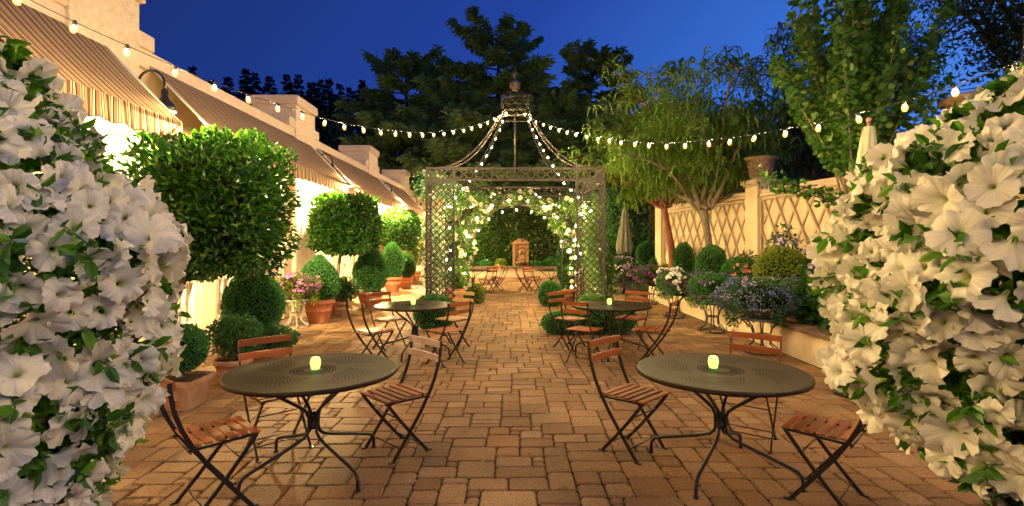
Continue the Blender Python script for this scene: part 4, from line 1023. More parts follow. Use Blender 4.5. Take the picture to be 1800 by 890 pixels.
stems(t, [[(sx_*1.42, .1, 0), (sx_*1.45, .05, .8), (sx_*1.42, 0, 1.5)]+[(sx_*1.42*math.cos(a), .02, AZ+1.42*math.sin(a)) for a in (.3, .6, .9, 1.2, 1.5)] for sx_ in (-1, 1)]+[[(sx_*1.45, .05, 1.6), (sx_*1.5, -1.0, 2.2), (sx_*1.45, -1.9, 2.45), (sx_*1.2, -1.9, 2.75)] for sx_ in (-1, 1)])
cnt = 0
while cnt < 98:
    c, h, w = vols[rng.integers(0, len(vols))]
    d = sph(1)[0]; d[1] = -abs(d[1])-.3; d = d/np.linalg.norm(d)
    if c[2] < 1.2 and rng.random() < .5: continue
    o = link('rose', RM, t, tuple(np.array(c)+d*np.array(h)*1.0)); place_dir(o, d, .11+.05*rng.random()); cnt += 1

# iron plant stands with flower bowls
def stand(x, y, zt, r, label, spec, fr=.4, fh=.28, metal='iron_verdigris', name='flower_stand', nleaf=1500, leaf='box'):
    t = thing(name, label, 'plant stand', (x, y, 0), 0, 'iron stands of flowers')
    q = MB(); q.lathe([(r*.9, zt-.03), (r, zt-.03), (r, zt), (r*.9, zt)], 32); q.lathe([(.0, zt-.02), (r*.9, zt-.02), (r*.9, zt-.012), (.0, zt-.012)], 24)
    q.lathe([(r*.72, 0.0), (r*.80, 0.0), (r*.80, .025), (r*.72, .025)], 28); q.lathe([(r*.32, zt*.5), (r*.36, zt*.5), (r*.36, zt*.5+.02), (r*.32, zt*.5+.02)], 20)
    for k in range(6):
        a = math.pi*k/3; c, s_ = math.cos(a), math.sin(a)
        q.tube([(r_*c, r_*s_, z) for r_, z in ((r*.95, zt-.02), (r*.72, zt-.09), (r*.5, zt*.72), (r*.38, zt*.5), (r*.42, zt*.28), (r*.62, .1), (r*.84, .02), (r*.92, .05), (r*.86, .09))], .011, 6)
        pts = [(r*(.98+.10*math.cos(b)), zt-.075+.05*math.sin(b)) for b in np.linspace(1.6, 7.2, 11)]
        q.tube([(r_*math.cos(a+.5), r_*math.sin(a+.5), z) for r_, z in pts], .007, 5)
    q.build('frame', M[metal], t)
    q = MB(); q.lathe([(.0, zt), (r*.45, zt), (r*.75, zt+.13), (r*.8, zt+.14), (r*.7, zt+.15), (.0, zt+.13)], 24); q.build('bowl', M['stone_brown'], t)
    c = (0, 0, zt+.16+fh*.4)
    ph = rng.random()*6; ax = 1+.12*rng.normal(); fx, fy = fr*ax, fr/ax
    bush('foliage', t, (fx*.93, fy*.93, fh*.92), c, nleaf*2, .045, [M[leaf], M['core']], rough=.26, ls=4.5, core=.6, depth=.5, wr=.4, ph=ph)
    vs_ = [((fx*.8*math.cos(k*1.3+ph), fy*.8*math.sin(k*1.3+ph), zt+.02-.05*(k % 2)), (.09, .09, .13), 1) for k in range(5)]; vine_mass(t, vs_, 500, .04, leaf, 'trailing_stems')['kind'] = 'stuff'
    for part, n, L, mm_ in spec:
        o = blossoms(part, t, (fx, fy, fh), c, n, L, M[mm_], zmin=-.75, clump=22 if n < 400 else 60, rough=.26, ls=4.5, ph=ph); o['kind'] = 'stuff'
    return t
stand(-4.3, 10.4, .56, .27, 'white iron stand with pink-purple flowers beside the egg-shaped box', (('pink_blossoms', 260, .05, 'f_pink'), ('purple_blossoms', 90, .045, 'f_purple')), .39, .26, 'iron_white', leaf='lime')
stand(3.79, 9.9, .56, .30, 'iron stand of violet petunias in the middle of the planter wall', (('purple_blossoms', 170, .055, 'f_purple'), ('lavender_blossoms', 70, .045, 'f_lavender')), .44, .30)
stand(3.82, 8.0, .54, .33, 'nearest iron stand, overflowing with tiny blue lobelia', (('blue_blossoms', 1300, .024, 'f_blue'), ('lavender_blossoms', 300, .024, 'f_lavender')), .54, .33, leaf='box_dark')
stand(3.66, 11.8, .54, .28, 'iron stand of white and mauve flowers before the slender trees', (('white_blossoms', 170, .075, 'f_white'), ('purple_blossoms', 150, .045, 'f_dark')), .42, .30)
stand(3.80, 14.4, .54, .26, 'iron stand of dark plum flowers near the far end of the planter wall', (('plum_blossoms', 420, .055, 'f_dark'), ('purple_blossoms', 160, .05, 'f_purple')), .52, .26, leaf='box_dark')
stand(3.70, 17.3, .60, .32, 'farthest iron stand of pale lavender flowers under the closed parasol', (('lavender_blossoms', 150, .075, 'f_lavender'), ('white_blossoms', 60, .07, 'f_white')), .48, .36, leaf='box_dark')

# bed plants
BD = 'clipped shrubs in the raised flower bed'
def bedball(x, y, half, zc, label, n=5000, L=.034, leaf='box', rough=.10, **k):
    t = thing('bed_shrub', label, 'shrub', (x, y, .38), 0, BD)
    q = MB(); q.tube([(0, 0, 0), (0, 0, zc-.38)], .03, 6); q.build('stem', M['bark_dark'], t)
    bush('foliage', t, half, (0, 0, zc-.38), n, L, [M[leaf], M['core']], 2.2, 0, rough, **k)
bedball(4.72, 18.4, (.36, .36, .50), 1.25, 'far round box ball below the distant parasol')
bedball(4.62, 14.1, (.26, .28, .50), 1.18, 'narrow round-topped box shrub at the foot of the red-barked tree', 4500)
bedball(4.55, 11.9, (.34, .34, .52), 1.10, 'olive box shrub at the foot of the forked grey tree', 6000)
bedball(4.75, 9.25, (.44, .42, .46), 1.12, 'fluffy chartreuse cypress behind the lobelia stand', 7000, .038, 'lime', rough=.16, ls=4.0)
bedball(4.95, 13.0, (.30, .3, .36), .95, 'dark glossy low shrub between the two olive box shrubs', 2500, .06, 'box_dark', rough=.15)
bedball(4.5, 15.2, (.34, .34, .30), .75, 'yellow-green low cushion shrub by the far plum flowers', 2500, .045, 'lime', rough=.15)
bedball(4.6, 10.9, (.30, .3, .22), .62, 'low dark filler plant behind the violet stand', 1500, .05, 'box_dark', rough=.2)
bedball(4.5, 12.6, (.34, .34, .20), .60, 'low filler plant below the white flowers', 1500, .05, 'box', rough=.2)
bedball(4.65, 10.0, (.32, .3, .24), .62, 'low filler plant under the salmon roses', 1500, .05, 'box_dark', rough=.2)
bedball(4.75, 10.9, (.42, .3, .36), 1.0, 'leafy green shrub filling between the olive box shrub and the salmon roses', 2600, .06, 'box', rough=.25, core=.6)
bedball(5.3, 8.9, (.5, .34, .42), .95, 'dark leafy shrub behind the chartreuse cypress', 2600, .07, 'box_dark', rough=.25, core=.6)
bedball(5.0, 7.2, (.5, .4, .4), .9, 'dark leafy shrub behind the large-leaved plant', 2200, .07, 'box_dark', rough=.25, core=.6)
bedball(4.85, 16.6, (.5, .4, .5), .9, 'loose shrub at the end of the bed', 2500, .06, 'box_dark', rough=.2)
def big_leaf(x, y, zc, half, label, n, L):
    t = thing('leafy_plant', label, 'plant', (x, y, .38)); vols = [((0, 0, zc-.38), half, 1)]
    vine_mass(t, vols, n, L, 'topiary'); stems(t, [[(0, 0, 0), (.1*math.cos(k), .1*math.sin(k), .2), (half[0]*.7*math.cos(k), half[1]*.7*math.sin(k), zc-.38+.1)] for k in range(7)], .006, 'stem')
big_leaf(4.62, 7.85, .80, (.34, .34, .40), 'large-leaved green plant at the near end of the visible bed', 900, .11)
big_leaf(4.60, 6.9, .75, (.45, .4, .36), 'large-leaved green plant hidden partly by the right petunias', 900, .11)
def rosebush(x, y, h, w, label, m, n, L, leafn=1400):
    t = thing('flowering_bush', label, 'flowering bush', (x, y, .38)); hh = h-.38
    vols = [((w*.5*math.cos(k*2.1), w*.4*math.sin(k*2.1), hh*(.35+.09*k)), (w*.5, w*.45, hh*.24), 1) for k in range(6)]
    vine_mass(t, vols, leafn, .055, 'box_dark'); o = vine_bloom(t, vols[2:], n, L, m)
    stems(t, [[(0, 0, 0), (w*.2*math.cos(k*2.1), w*.2*math.sin(k*2.1), hh*.5), (w*.5*math.cos(k*2.1), w*.4*math.sin(k*2.1), hh*(.4+.09*k))] for k in range(6)], .007, 'stem')
rosebush(4.72, 10.45, 1.50, .36, 'salmon rose bush between the box shrub and the cypress', M['f_salmon'], 34, .105)
rosebush(5.08, 9.7, 1.98, .40, 'tall lavender rose bush before the trellis and wide pillar', M['f_lavender'], 60, .10)
rosebush(5.15, 8.55, 1.74, .42, 'lavender rose bush near the petunias on the right', M['f_lavender'], 60, .10)
rosebush(4.85, 12.4, 1.25, .35, 'white-flowered bush between the slender trees', M['f_white'], 30, .07)
def straps(x, y, h, label, n=34):
    t = thing('strap_leaved_plant', label, 'plant', (x, y, .38), 0, 'strap-leaved irises in the bed'); ch = []
    k = n; a = rng.random(k)*6.28; sp_ = .05+.25*rng.random(k); L = h*(.6+.5*rng.random(k)); q = MB()
    for i in range(k):
        c, s_ = math.cos(a[i]), math.sin(a[i]); vs = []
        for j in range(5):
            u = j/4; r_ = .03+sp_[i]*u**1.6; w = .016*(1-u**3)+.001; vs += [(r_*c-s_*w, r_*s_+c*w, L[i]*u*(1-.1*u)), (r_*c+s_*w, r_*s_-c*w, L[i]*u*(1-.1*u))]
        q.add(vs, [(2*j, 2*j+1, 2*j+3, 2*j+2) for j in range(4)], 0, True)
    q.build('leaves', M['vine'], t)
straps(4.55, 15.9, .75, 'strappy green clump near the far pillar'); straps(4.95, 10.15, .85, 'strappy green clump beside the salmon roses')
straps(4.4, 13.6, .5, 'small strappy clump behind the plum and white flowers')

# ------------------------------------------------------------------ trees
def grow(base, height, spread, nlimb, rad, lean=(0, 0), fork=.3, seed=1, up=.55, sub=3):
    """trunk, limbs and twigs as tapering paths; returns (segments, twig points with directions)"""
    rn = random.Random(seed); segs = []; tips = []
    top = Vector((lean[0], lean[1], height*fork)); segs.append(([Vector((0, 0, -.05)), Vector((lean[0]*.3, lean[1]*.3, height*fork*.5)), top], [rad*1.25, rad, rad*.85]))
    for k in range(nlimb):
        a = 2*math.pi*(k+rn.random()*.5)/nlimb; rise = rn.uniform(up, 1.0); out = spread*rn.uniform(.55, 1.0)*(1.15-rise*.55)
        end = Vector((lean[0]+math.cos(a)*out, lean[1]+math.sin(a)*out, height*(fork+(1-fork)*rise*rn.uniform(.8, 1))))
        pts = []; 
        for j in range(6):
            u = j/5; p = top.lerp(end, u); p.z += (end.z-top.z)*.16*math.sin(math.pi*u); p.x += .06*spread*math.sin(u*5+k); p.y += .06*spread*math.cos(u*4+k); pts.append(p)
        segs.append((pts, [rad*.6*(1-.75*j/5) for j in range(6)]))
        for j in range(1, 6):
            for s_ in range(sub):
                b = pts[j]; dr = Vector((rn.gauss(0, 1), rn.gauss(0, 1), rn.gauss(.25, .5))).normalized(); L = spread*rn.uniform(.22, .45)
                e2 = b+dr*L; mid = b.lerp(e2, .5)+Vector((0, 0, L*.12)); segs.append(([b, mid, e2], [rad*.16, rad*.10, rad*.04]))
                for u in (.35, .6, .8, 1.0): tips.append((b.lerp(e2, u)+Vector((0, 0, L*.12*math.sin(math.pi*u))), dr))
    return segs, tips
def tree(name, label, cat, loc, height, spread, nlimb, rad, leaf, nleaf, L, barkm='bark', wr=.5, clump=.35, lean=(0, 0), fork=.3, seed=1, up=.55, sub=3, group=None, hang=0):
    t = thing(name, label, cat, loc, 0, group); segs, tips = grow(loc, height, spread, nlimb, rad, lean, fork, seed, up, sub)
    branch_mesh(segs, 7).build('trunk', M[barkm], t)
    T = np.array([tuple(p) for p, d in tips]); K = rng.integers(0, len(T), nleaf); P = T[K]+rng.normal(size=(nleaf, 3))*clump*spread*.33
    A = unit(rng.normal(size=(nleaf, 3))+np.array([0, 0, -hang])); np_mesh('crown', [leaves(P, A, L*(.6+.8*rng.random(nleaf)), wr)], M[leaf], t); return t, T
def frond_tree(name, label, loc, height, spread, nlimb, rad, leaf, nfr, L, barkm, lean, fork, seed, up=.5, w=.022, sub=3, group=None, zmin=0):
    t = thing(name, label, 'tree', loc, 0, group); segs, tips = grow(loc, height, spread, nlimb, rad, lean, fork, seed, up, sub)
    branch_mesh(segs, 8).build('trunk', M[barkm], t)
    T = np.array([tuple(p) for p, d in tips]); T = T[T[:, 2] > zmin]; K = rng.integers(0, len(T), nfr); P = T[K]+rng.normal(size=(nfr, 3))*.11
    a = rng.random(nfr)*2*math.pi; D = np.stack([np.cos(a), np.sin(a), np.zeros(nfr)], 1); S = np.stack([-np.sin(a), np.cos(a), np.zeros(nfr)], 1)
    Ls = (L*(.6+.7*rng.random(nfr)))[:, None]; rise = (.15+.35*rng.random(nfr))[:, None]; V = []
    m = 5
    for j in range(m+1):
        u = j/m; ww = w*(1-.75*u**2)*(.55 if j == 0 else 1)
        c = P+D*Ls*(.75*math.sin(1.35*u)/math.sin(1.35))+np.array([0, 0, 1.])*Ls*(rise*math.sin(u*2.2)-.62*u**2.2)
        tw = np.array([0, 0, .4])*ww*np.sin(a*3+u*4)[:, None]
        V += [c+S*ww+tw, c-S*ww-tw]
    V = np.stack(V, 1).reshape(-1, 3); F = tri_mesh(V, 2*(m+1), [(2*j, 2*j+1, 2*j+3, 2*j+2) for j in range(m)])
    np_mesh('crown', [(V, F, 0)], M[leaf], t); return t
frond_tree('slender_tree', 'forked grey-trunked tree with drooping feathery yellow-green leaves before the trellis', (4.72, 12.3, .38), 5.5, 2.7, 9, .085, 'locust', 4200, .40, 'bark', (-.25, -.1), .38, 4, up=.22, zmin=2.6, w=.026)
frond_tree('slender_tree', 'red-barked tree with drooping yellow-green leaves left of the forked grey tree', (4.45, 14.3, .38), 5.7, 3.0, 8, .10, 'locust', 4000, .42, 'bark_red', (-.3, 0), .40, 9, up=.22, zmin=2.4, w=.028)
frond_tree('tall_tree', 'dark feathery tree rising behind the trellis wall', (8.0, 13.5, 0), 7.2, 2.9, 8, .12, 'darktree', 5000, .34, 'bark_dark', (0, 0), .4, 21, up=.5)
# katsura with upright leafy wands
t = thing('round_leaved_tree', 'tall tree with round leaves on upswept branches above the tall closed parasol', 'tree', (4.85, 7.4, .38))
segs = [([Vector((0, 0, 0)), Vector((.03, 0, 1.0)), Vector((0, .02, 1.9))], [.07, .06, .05])]; PP = []; AA = []
rn = random.Random(12)
for k in range(60):
    a = rn.uniform(0, 2*math.pi); z0 = rn.uniform(1.2, 2.6); out = rn.uniform(.10, 1.15)*(1.0); hgt = rn.uniform(1.6, 4.0)*(1.12-out*.18)
    if k < 2: z0 = rn.uniform(1.8, 1.9); out = rn.uniform(1.0, 1.5); hgt = rn.uniform(.25, .6)
    p0 = Vector((0, 0, min(z0, 1.9))); pts = []
    for j in range(7):
        u = j/6; pts.append(Vector((math.cos(a)*out*(.45*u+.55*u**1.5), math.sin(a)*out*(.45*u+.55*u**1.5), min(z0, 1.9)+hgt*u**1.15)))
    segs.append((pts, [.02*(1-.8*j/6) for j in range(7)]))
    n = int(230*(.6+hgt/3)) if k >= 5 else 110
    for i in range(n):
        u = rn.uniform(.12, 1.0); f = u*6; j = min(5, int(f)); p = pts[j].lerp(pts[j+1], f-j)
        if k >= 2 and p.z < 2.4: continue
        d = Vector((rn.gauss(0, 1), rn.gauss(0, 1), rn.gauss(-.1, .6))).normalized(); PP.append(tuple(p+d*.03+Vector((rn.gauss(0, .05), rn.gauss(0, .05), rn.gauss(0, .04))))); AA.append(tuple(d))
branch_mesh(segs, 7).build('trunk', M['bark'], t)
PP = np.array(PP); AA = np.array(AA); np_mesh('crown', [leaves(PP, AA, .082*(.7+.5*rng.random(len(PP))), .95, fold=.06, curl=.02)], M['katsura'], t)
# broad trees
BG = 'dark trees standing behind the courtyard'
def btree(x, y, h, s, label, leaf='darktree', n=9000, L=.16, seed=1, fork=.22, up=.3):
    return tree('broad_tree', label, 'tree', (x, y, -.06), h, s, 9, .22, leaf, n, L, 'bark_dark', clump=.42, fork=fork, seed=seed, up=up, group=BG)
btree(7.2, 22, 8.2, 3.4, 'dark broad tree right of the cedars behind the red-barked tree', n=14000, L=.17, seed=3)
btree(11.0, 20, 8.0, 3.4, 'dark broad tree behind the clapboard house', n=12000, L=.17, seed=5)
btree(4.2, 23.0, 4.6, 2.0, 'green leafy tree behind the distant parasol', leaf='box', n=8000, L=.11, seed=6, fork=.15, up=.1)
btree(2.9, 27.5, 5.0, 2.4, 'dark leafy tree right of the fountain hedge', n=8000, L=.13, seed=7, fork=.15, up=.1)
btree(7.0, 17.8, 4.6, 1.9, 'leafy evergreen left of the far pillar', leaf='box_dark', n=8000, L=.10, seed=17, fork=.15, up=.1)
btree(-5.2, 28.9, 5.8, 2.8, 'dark broad tree left of the gazebo beyond the end wall', n=13000, L=.18, seed=8, fork=.15, up=.15)
btree(-10.0, 34, 8.6, 4.2, 'dark broad tree beyond the building\'s far piers', n=13000, L=.22, seed=10, fork=.15, up=.15)
btree(.6, 29.6, 5.6, 3.0, 'dark broad tree behind the fountain', n=13000, L=.18, seed=12, fork=.12, up=.1)
btree(6.5, 30, 7.6, 3.8, 'dark broad tree behind the distant parasol', n=13000, L=.18, seed=13, fork=.12, up=.1)
t_, _ = tree('tall_tree', 'small-leaved dark tree against the sky at the upper right', 'tree', (12.8, 12.5, 0), 9.4, 3.2, 10, .2, 'darktree', 13000, .13, 'bark_dark', wr=.35, clump=.30, fork=.45, seed=31, up=.3)
# ginkgo-like evergreen hedge behind the fountain
h_ = thing('clipped_hedge', 'tall dark hedge forming the backdrop of the stone fountain', 'hedge', (.6, 27.6, .35))
n = 26000; P = np.stack([rng.uniform(-3.6, 4.0, n), rng.uniform(-.55, -.3, n), rng.uniform(0, 3.3, n)], 1); P[:, 1] += .18*lump(P, 1.3)
top = rng.random(n) < .18; P[top, 2] = 3.3+.2*rng.random(top.sum()); P[top, 1] = rng.uniform(-.5, .5, top.sum())
A = unit(np.array([0, -.8, .25])+rng.normal(size=(n, 3))*.6)
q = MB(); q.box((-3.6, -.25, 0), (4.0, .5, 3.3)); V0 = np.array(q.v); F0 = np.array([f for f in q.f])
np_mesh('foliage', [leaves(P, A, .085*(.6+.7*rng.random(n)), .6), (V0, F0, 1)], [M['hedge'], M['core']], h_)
for i, (x, s, hgt, lf) in enumerate(((-.55, .30, .45, 'lime'), (-1.3, .4, .40, 'box'), (-2.1, .4, .4, 'box_dark'), (1.25, .32, .36, 'box'), (1.9, .42, .55, 'box'), (2.7, .5, .6, 'box_dark'), (.45, .30, .20, 'vine'), (-3.0, .5, .5, 'box_dark'), (3.4, .4, .5, 'lime'))):
    lb = ('yellow-leaved shrub just left of the stone fountain', 'green shrub on the terrace left of the yellow shrub', 'dark shrub at the left end of the terrace', 'green shrub right of the stone fountain', 'taller green shrub at the right of the terrace', 'dark shrub behind the far right chairs', 'low plants at the foot of the stone fountain', 'dark shrub by the left lattice on the far terrace', 'yellow-green shrub behind the juniper column')[i]
    t = thing('terrace_shrub', lb, 'shrub', (x, 26.15, .40), 0, 'shrubs on the fountain terrace')
    vine_mass(t, [((0, 0, hgt*.5), (s, .28, hgt*.6), 1)], 900, .075, lf); stems(t, [[(0, 0, 0), (.1*k, 0, hgt*.6)] for k in (-1, 0, 1)], .01, 'bark_dark')

def cedar(x, y, h, w, label, seed, tilt=0, n_br=66):
    rn = random.Random(seed); r2 = np.random.default_rng(seed)
    t = thing('cedar_tree', label, 'cedar', (x, y, -.06), 0, 'layered cedars behind the gazebo'); segs = [([Vector((0, 0, 0)), Vector((tilt*.4, 0, h*.5)), Vector((tilt, 0, h))], [.45, .28, .04])]; P = []; A = []; U = []
    for k in range(n_br):
        u = .34+.66*(k/n_br)**.9; z = h*u; a = k*2.4+rn.uniform(-.3, .3); L = 1.3*w*(1-u)**.48*rn.uniform(.45, 1.15)+.5
        if u > .88: rise = .75
        else: rise = rn.uniform(.05, .28)
        d = Vector((math.cos(a), math.sin(a), 0)); side = Vector((-d.y, d.x, 0)); o = Vector((tilt*u, 0, z)); pts = []
        for j in range(7):
            s = j/6; pts.append(o+d*L*s+Vector((0, 0, L*(rise*s-.16*s*s+(.05 if j == 6 else 0)))))
        segs.append((pts, [.09*(1-u*.6)*(1-.85*j/6)+.008 for j in range(7)]))
        m = int(22+L*20)
        for i in range(m):
            s = rn.uniform(.18, 1.0)**.8; f = s*6; j = min(5, int(f)); p = pts[j].lerp(pts[j+1], f-j); sg = rn.choice((-1, 1)); ln = L*.42*(1-s*.72)*rn.uniform(.3, 1)
            e = p+(side*sg+d*.75).normalized()*ln; nn = max(3, int(ln/.13))
            for q_ in range(nn):
                c = p.lerp(e, (q_+.5)/nn); c.z += -.10*(q_/nn)*ln+rn.gauss(0, .03)
                dd = (side*sg*rn.uniform(.2, 1)+d*rn.uniform(.2, 1)+Vector((0, 0, rn.uniform(-.16, .16)))).normalized(); P.append(tuple(c)); A.append(tuple(dd))
    branch_mesh(segs, 6).build('trunk', M['bark_dark'], t)
    P = np.array(P); A = np.array(A); K = np.repeat(np.arange(len(P)), 2); P = P[K]+r2.normal(size=(len(K), 3))*.06; A = unit(A[K]+r2.normal(size=(len(K), 3))*.28)
    np_mesh('crown', [leaves(P, A, .36*(.6+.8*r2.random(len(P))), .17, up=np.array([0, 0, 1.]))], M['cedar'], t)
cedar(-.8, 31, 13.9, 5.6, 'tallest central cedar with a pointed two-pronged top', 3)
cedar(-5.9, 30.5, 12.1, 4.6, 'left cedar with flat spreading tiers', 8, tilt=-.3)
cedar(3.9, 31, 12.5, 4.7, 'right cedar with flat spreading tiers', 14, tilt=.9)
cedar(-2.8, 29.5, 9.8, 4.8, 'lower cedar in front, left of the gazebo lantern', 19)
cedar(2.6, 29.5, 9.3, 4.4, 'lower cedar in front, right of the gazebo lantern', 23)
def fir(x, y, z, h, w, label, seed):
    r2 = np.random.default_rng(seed); t = thing('fir_tree', label, 'fir', (x, y, z), 0, 'dark firs on the hill')
    q = MB(); q.tube([(0, 0, -.5), (0, 0, h)], [.3, .02], 6); q.build('trunk', M['bark_dark'], t)
    P = []; A = []; U_ = []; zl = h*.35
    while zl < h-.15:
        uu = zl/h
        for k in range(8):
            a = r2.random()*6.283; Lb = w*(1-uu)**.9*(.55+.55*r2.random())+.12; m_ = int(8+Lb*16)
            s_ = r2.random(m_)**.7; px = Lb*s_; P.append(np.stack([px*np.cos(a), px*np.sin(a), zl-.22*px+.12*px**1.5+r2.normal(size=m_)*.05], 1)+r2.normal(size=(m_, 3))*.06*Lb)
            A.append(unit(np.stack([np.full(m_, math.cos(a)), np.full(m_, math.sin(a)), np.full(m_, -.1)], 1)+r2.normal(size=(m_, 3))*.45)); U_.append(np.full(m_, uu))
        zl += .30+.25*r2.random()
    P = np.concatenate(P); A = np.concatenate(A); u = np.concatenate(U_); n = len(P)
    np_mesh('crown', [leaves(P, A, .62*(.5+.8*r2.random(n))*(1.2-.7*u), .32)], M['fir'], t)
def hz(x, y):
    t = min(1, max(0, (y-48)/45)); t = t*t*(3-2*t); return -1+t*(21+3*math.sin(x*.05)+2*math.sin(x*.13+1)-6*max(0, min(1, (x-10)/60)))+1.2*math.sin(x*.31+y*.2)*t
fl = [(338, 115, 66), (372, 140, 70), (400, 132, 66), (432, 117, 62), (448, 128, 64), (474, 133, 66), (505, 128, 62), (524, 130, 62), (548, 142, 66), (562, 138, 62), (578, 136, 64), (597, 146, 66), (616, 150, 64), (637, 139, 60), (655, 158, 64)]
words = ['leftmost', 'second', 'third', 'fourth', 'fifth', 'sixth', 'seventh', 'eighth', 'ninth', 'tenth', 'eleventh', 'twelfth', 'thirteenth', 'fourteenth', 'fifteenth', 'sixteenth', 'rightmost']
for i, (px, py, y) in enumerate(sorted(fl)):
    x = (px-900)/920*y; ztop = 1.67+(428-py)/920*y; h = 11.5+(i*37 % 5)*.7; z = ztop-h
    z = min(z, hz(x, y)); fir(x, y, z-.3, ztop-z+.3, 3.9+.5*(i % 3), f'{words[i]} dark fir of the row on the hill, counting from the left', 100+i)
# dense wooded slope below them
n = 26000; X = rng.uniform(-75, 70, n); Y = rng.uniform(50, 84, n); Z = np.array([hz(a, b) for a, b in zip(X, Y)])+rng.random(n)*3.5
A = unit(rng.normal(size=(n, 3))+np.array([0, 0, .6])); o = np_mesh('hillside_wood', [leaves(np.stack([X, Y, Z], 1), A, 1.7*(.5+.8*rng.random(n)), .5)], M['fir']); tag(o, 'dark wood covering the hill below the firs', 'wood', kind='stuff')

# ------------------------------------------------------------------ petunias
def petunia(seed):
    r2 = random.Random(seed); nr, na = 11, 50; V = []; U = []; AN = []
    ph = [r2.uniform(0, 6.28) for _ in range(5)]; lob = [r2.uniform(.85, 1.12) for _ in range(5)]; rec = r2.uniform(-.1, .45); fl_ = r2.uniform(.78, 1.08)
    for i in range(nr):
        u = i/(nr-1)
        for k in range(na):
            a = 2*math.pi*k/na; l5 = (a/(2*math.pi)*5) % 1; li = int(a/(2*math.pi)*5) % 5
            bl = .5-.5*math.cos(2*math.pi*l5); lb_ = 1+(lob[li]-1)*bl
            notch = 1-.17*math.exp(-(min(l5, 1-l5)/.10)**2)*u**2
            if u < .4: r_ = .075+.12*(u/.4)**2; z = -.80+.46*(u/.4)
            else: v = (u-.4)/.6; r_ = .195+.84*v**.95*fl_*(1+(lb_*notch-1)*v); z = -.34+.44*v**.7-rec*v*v
            v = max(0, (u-.4)/.6)
            z += v*v*(.12*math.sin(5*a+ph[0])+.095*math.sin(10*a+ph[1])+.16*math.sin(2*a+ph[2])+.06*math.sin(17*a+ph[3]))
            r_ *= 1+v*v*(.03*math.sin(15*a+ph[4])+.02*math.sin(23*a))
            V.append((r_*math.cos(a), r_*math.sin(a), z)); U.append(u); AN.append(a)
    F = [(i*na+k, i*na+(k+1) % na, (i+1)*na+(k+1) % na, (i+1)*na+k) for i in range(nr-1) for k in range(na)]
    V.append((0, 0, -.60)); U.append(0); AN.append(0); c = len(V)-1
    # calyx
    n0 = len(V)
    me = bpy.data.meshes.new('petunia_flower'); fi = [0]*len(F)
    for k in range(5):
        a = 2*math.pi*k/5; o = len(V)
        for (r_, z, w) in ((.05, -.84, .03), (.12, -.70, .05), (.17, -.50, .004)):
            for s_ in (-1, 1): V.append((r_*math.cos(a)-s_*w*math.sin(a), r_*math.sin(a)+s_*w*math.cos(a), z)); U.append(0); AN.append(0)
        F += [(o, o+1, o+3, o+2), (o+2, o+3, o+5, o+4)]; fi += [1, 1]
    me.from_pydata(V, [], F); me.materials.append(M['petal']); me.materials.append(M['pleaf'])
    me.polygons.foreach_set('material_index', fi); me.polygons.foreach_set('use_smooth', [True]*len(F))
    at = me.attributes.new('pu', 'FLOAT', 'POINT'); at.data.foreach_set('value', U); at = me.attributes.new('pa', 'FLOAT', 'POINT'); at.data.foreach_set('value', AN)
    me.update(); return me
PM = [petunia(s) for s in range(7)]
def bud_mesh():
    q = MB(); q.lathe([(.0, -.6), (.06, -.5), (.10, -.1), (.17, .25), (.15, .45), (.02, .6)], 10, wob=lambda t, i: 1+.12*math.cos(5*t+i))
    me = bpy.data.meshes.new('petunia_bud'); me.from_pydata(q.v, [], q.f); me.materials.append(M['f_cream']); me.polygons.foreach_set('use_smooth', q.sm); me.update(); return me
BM = bud_mesh()
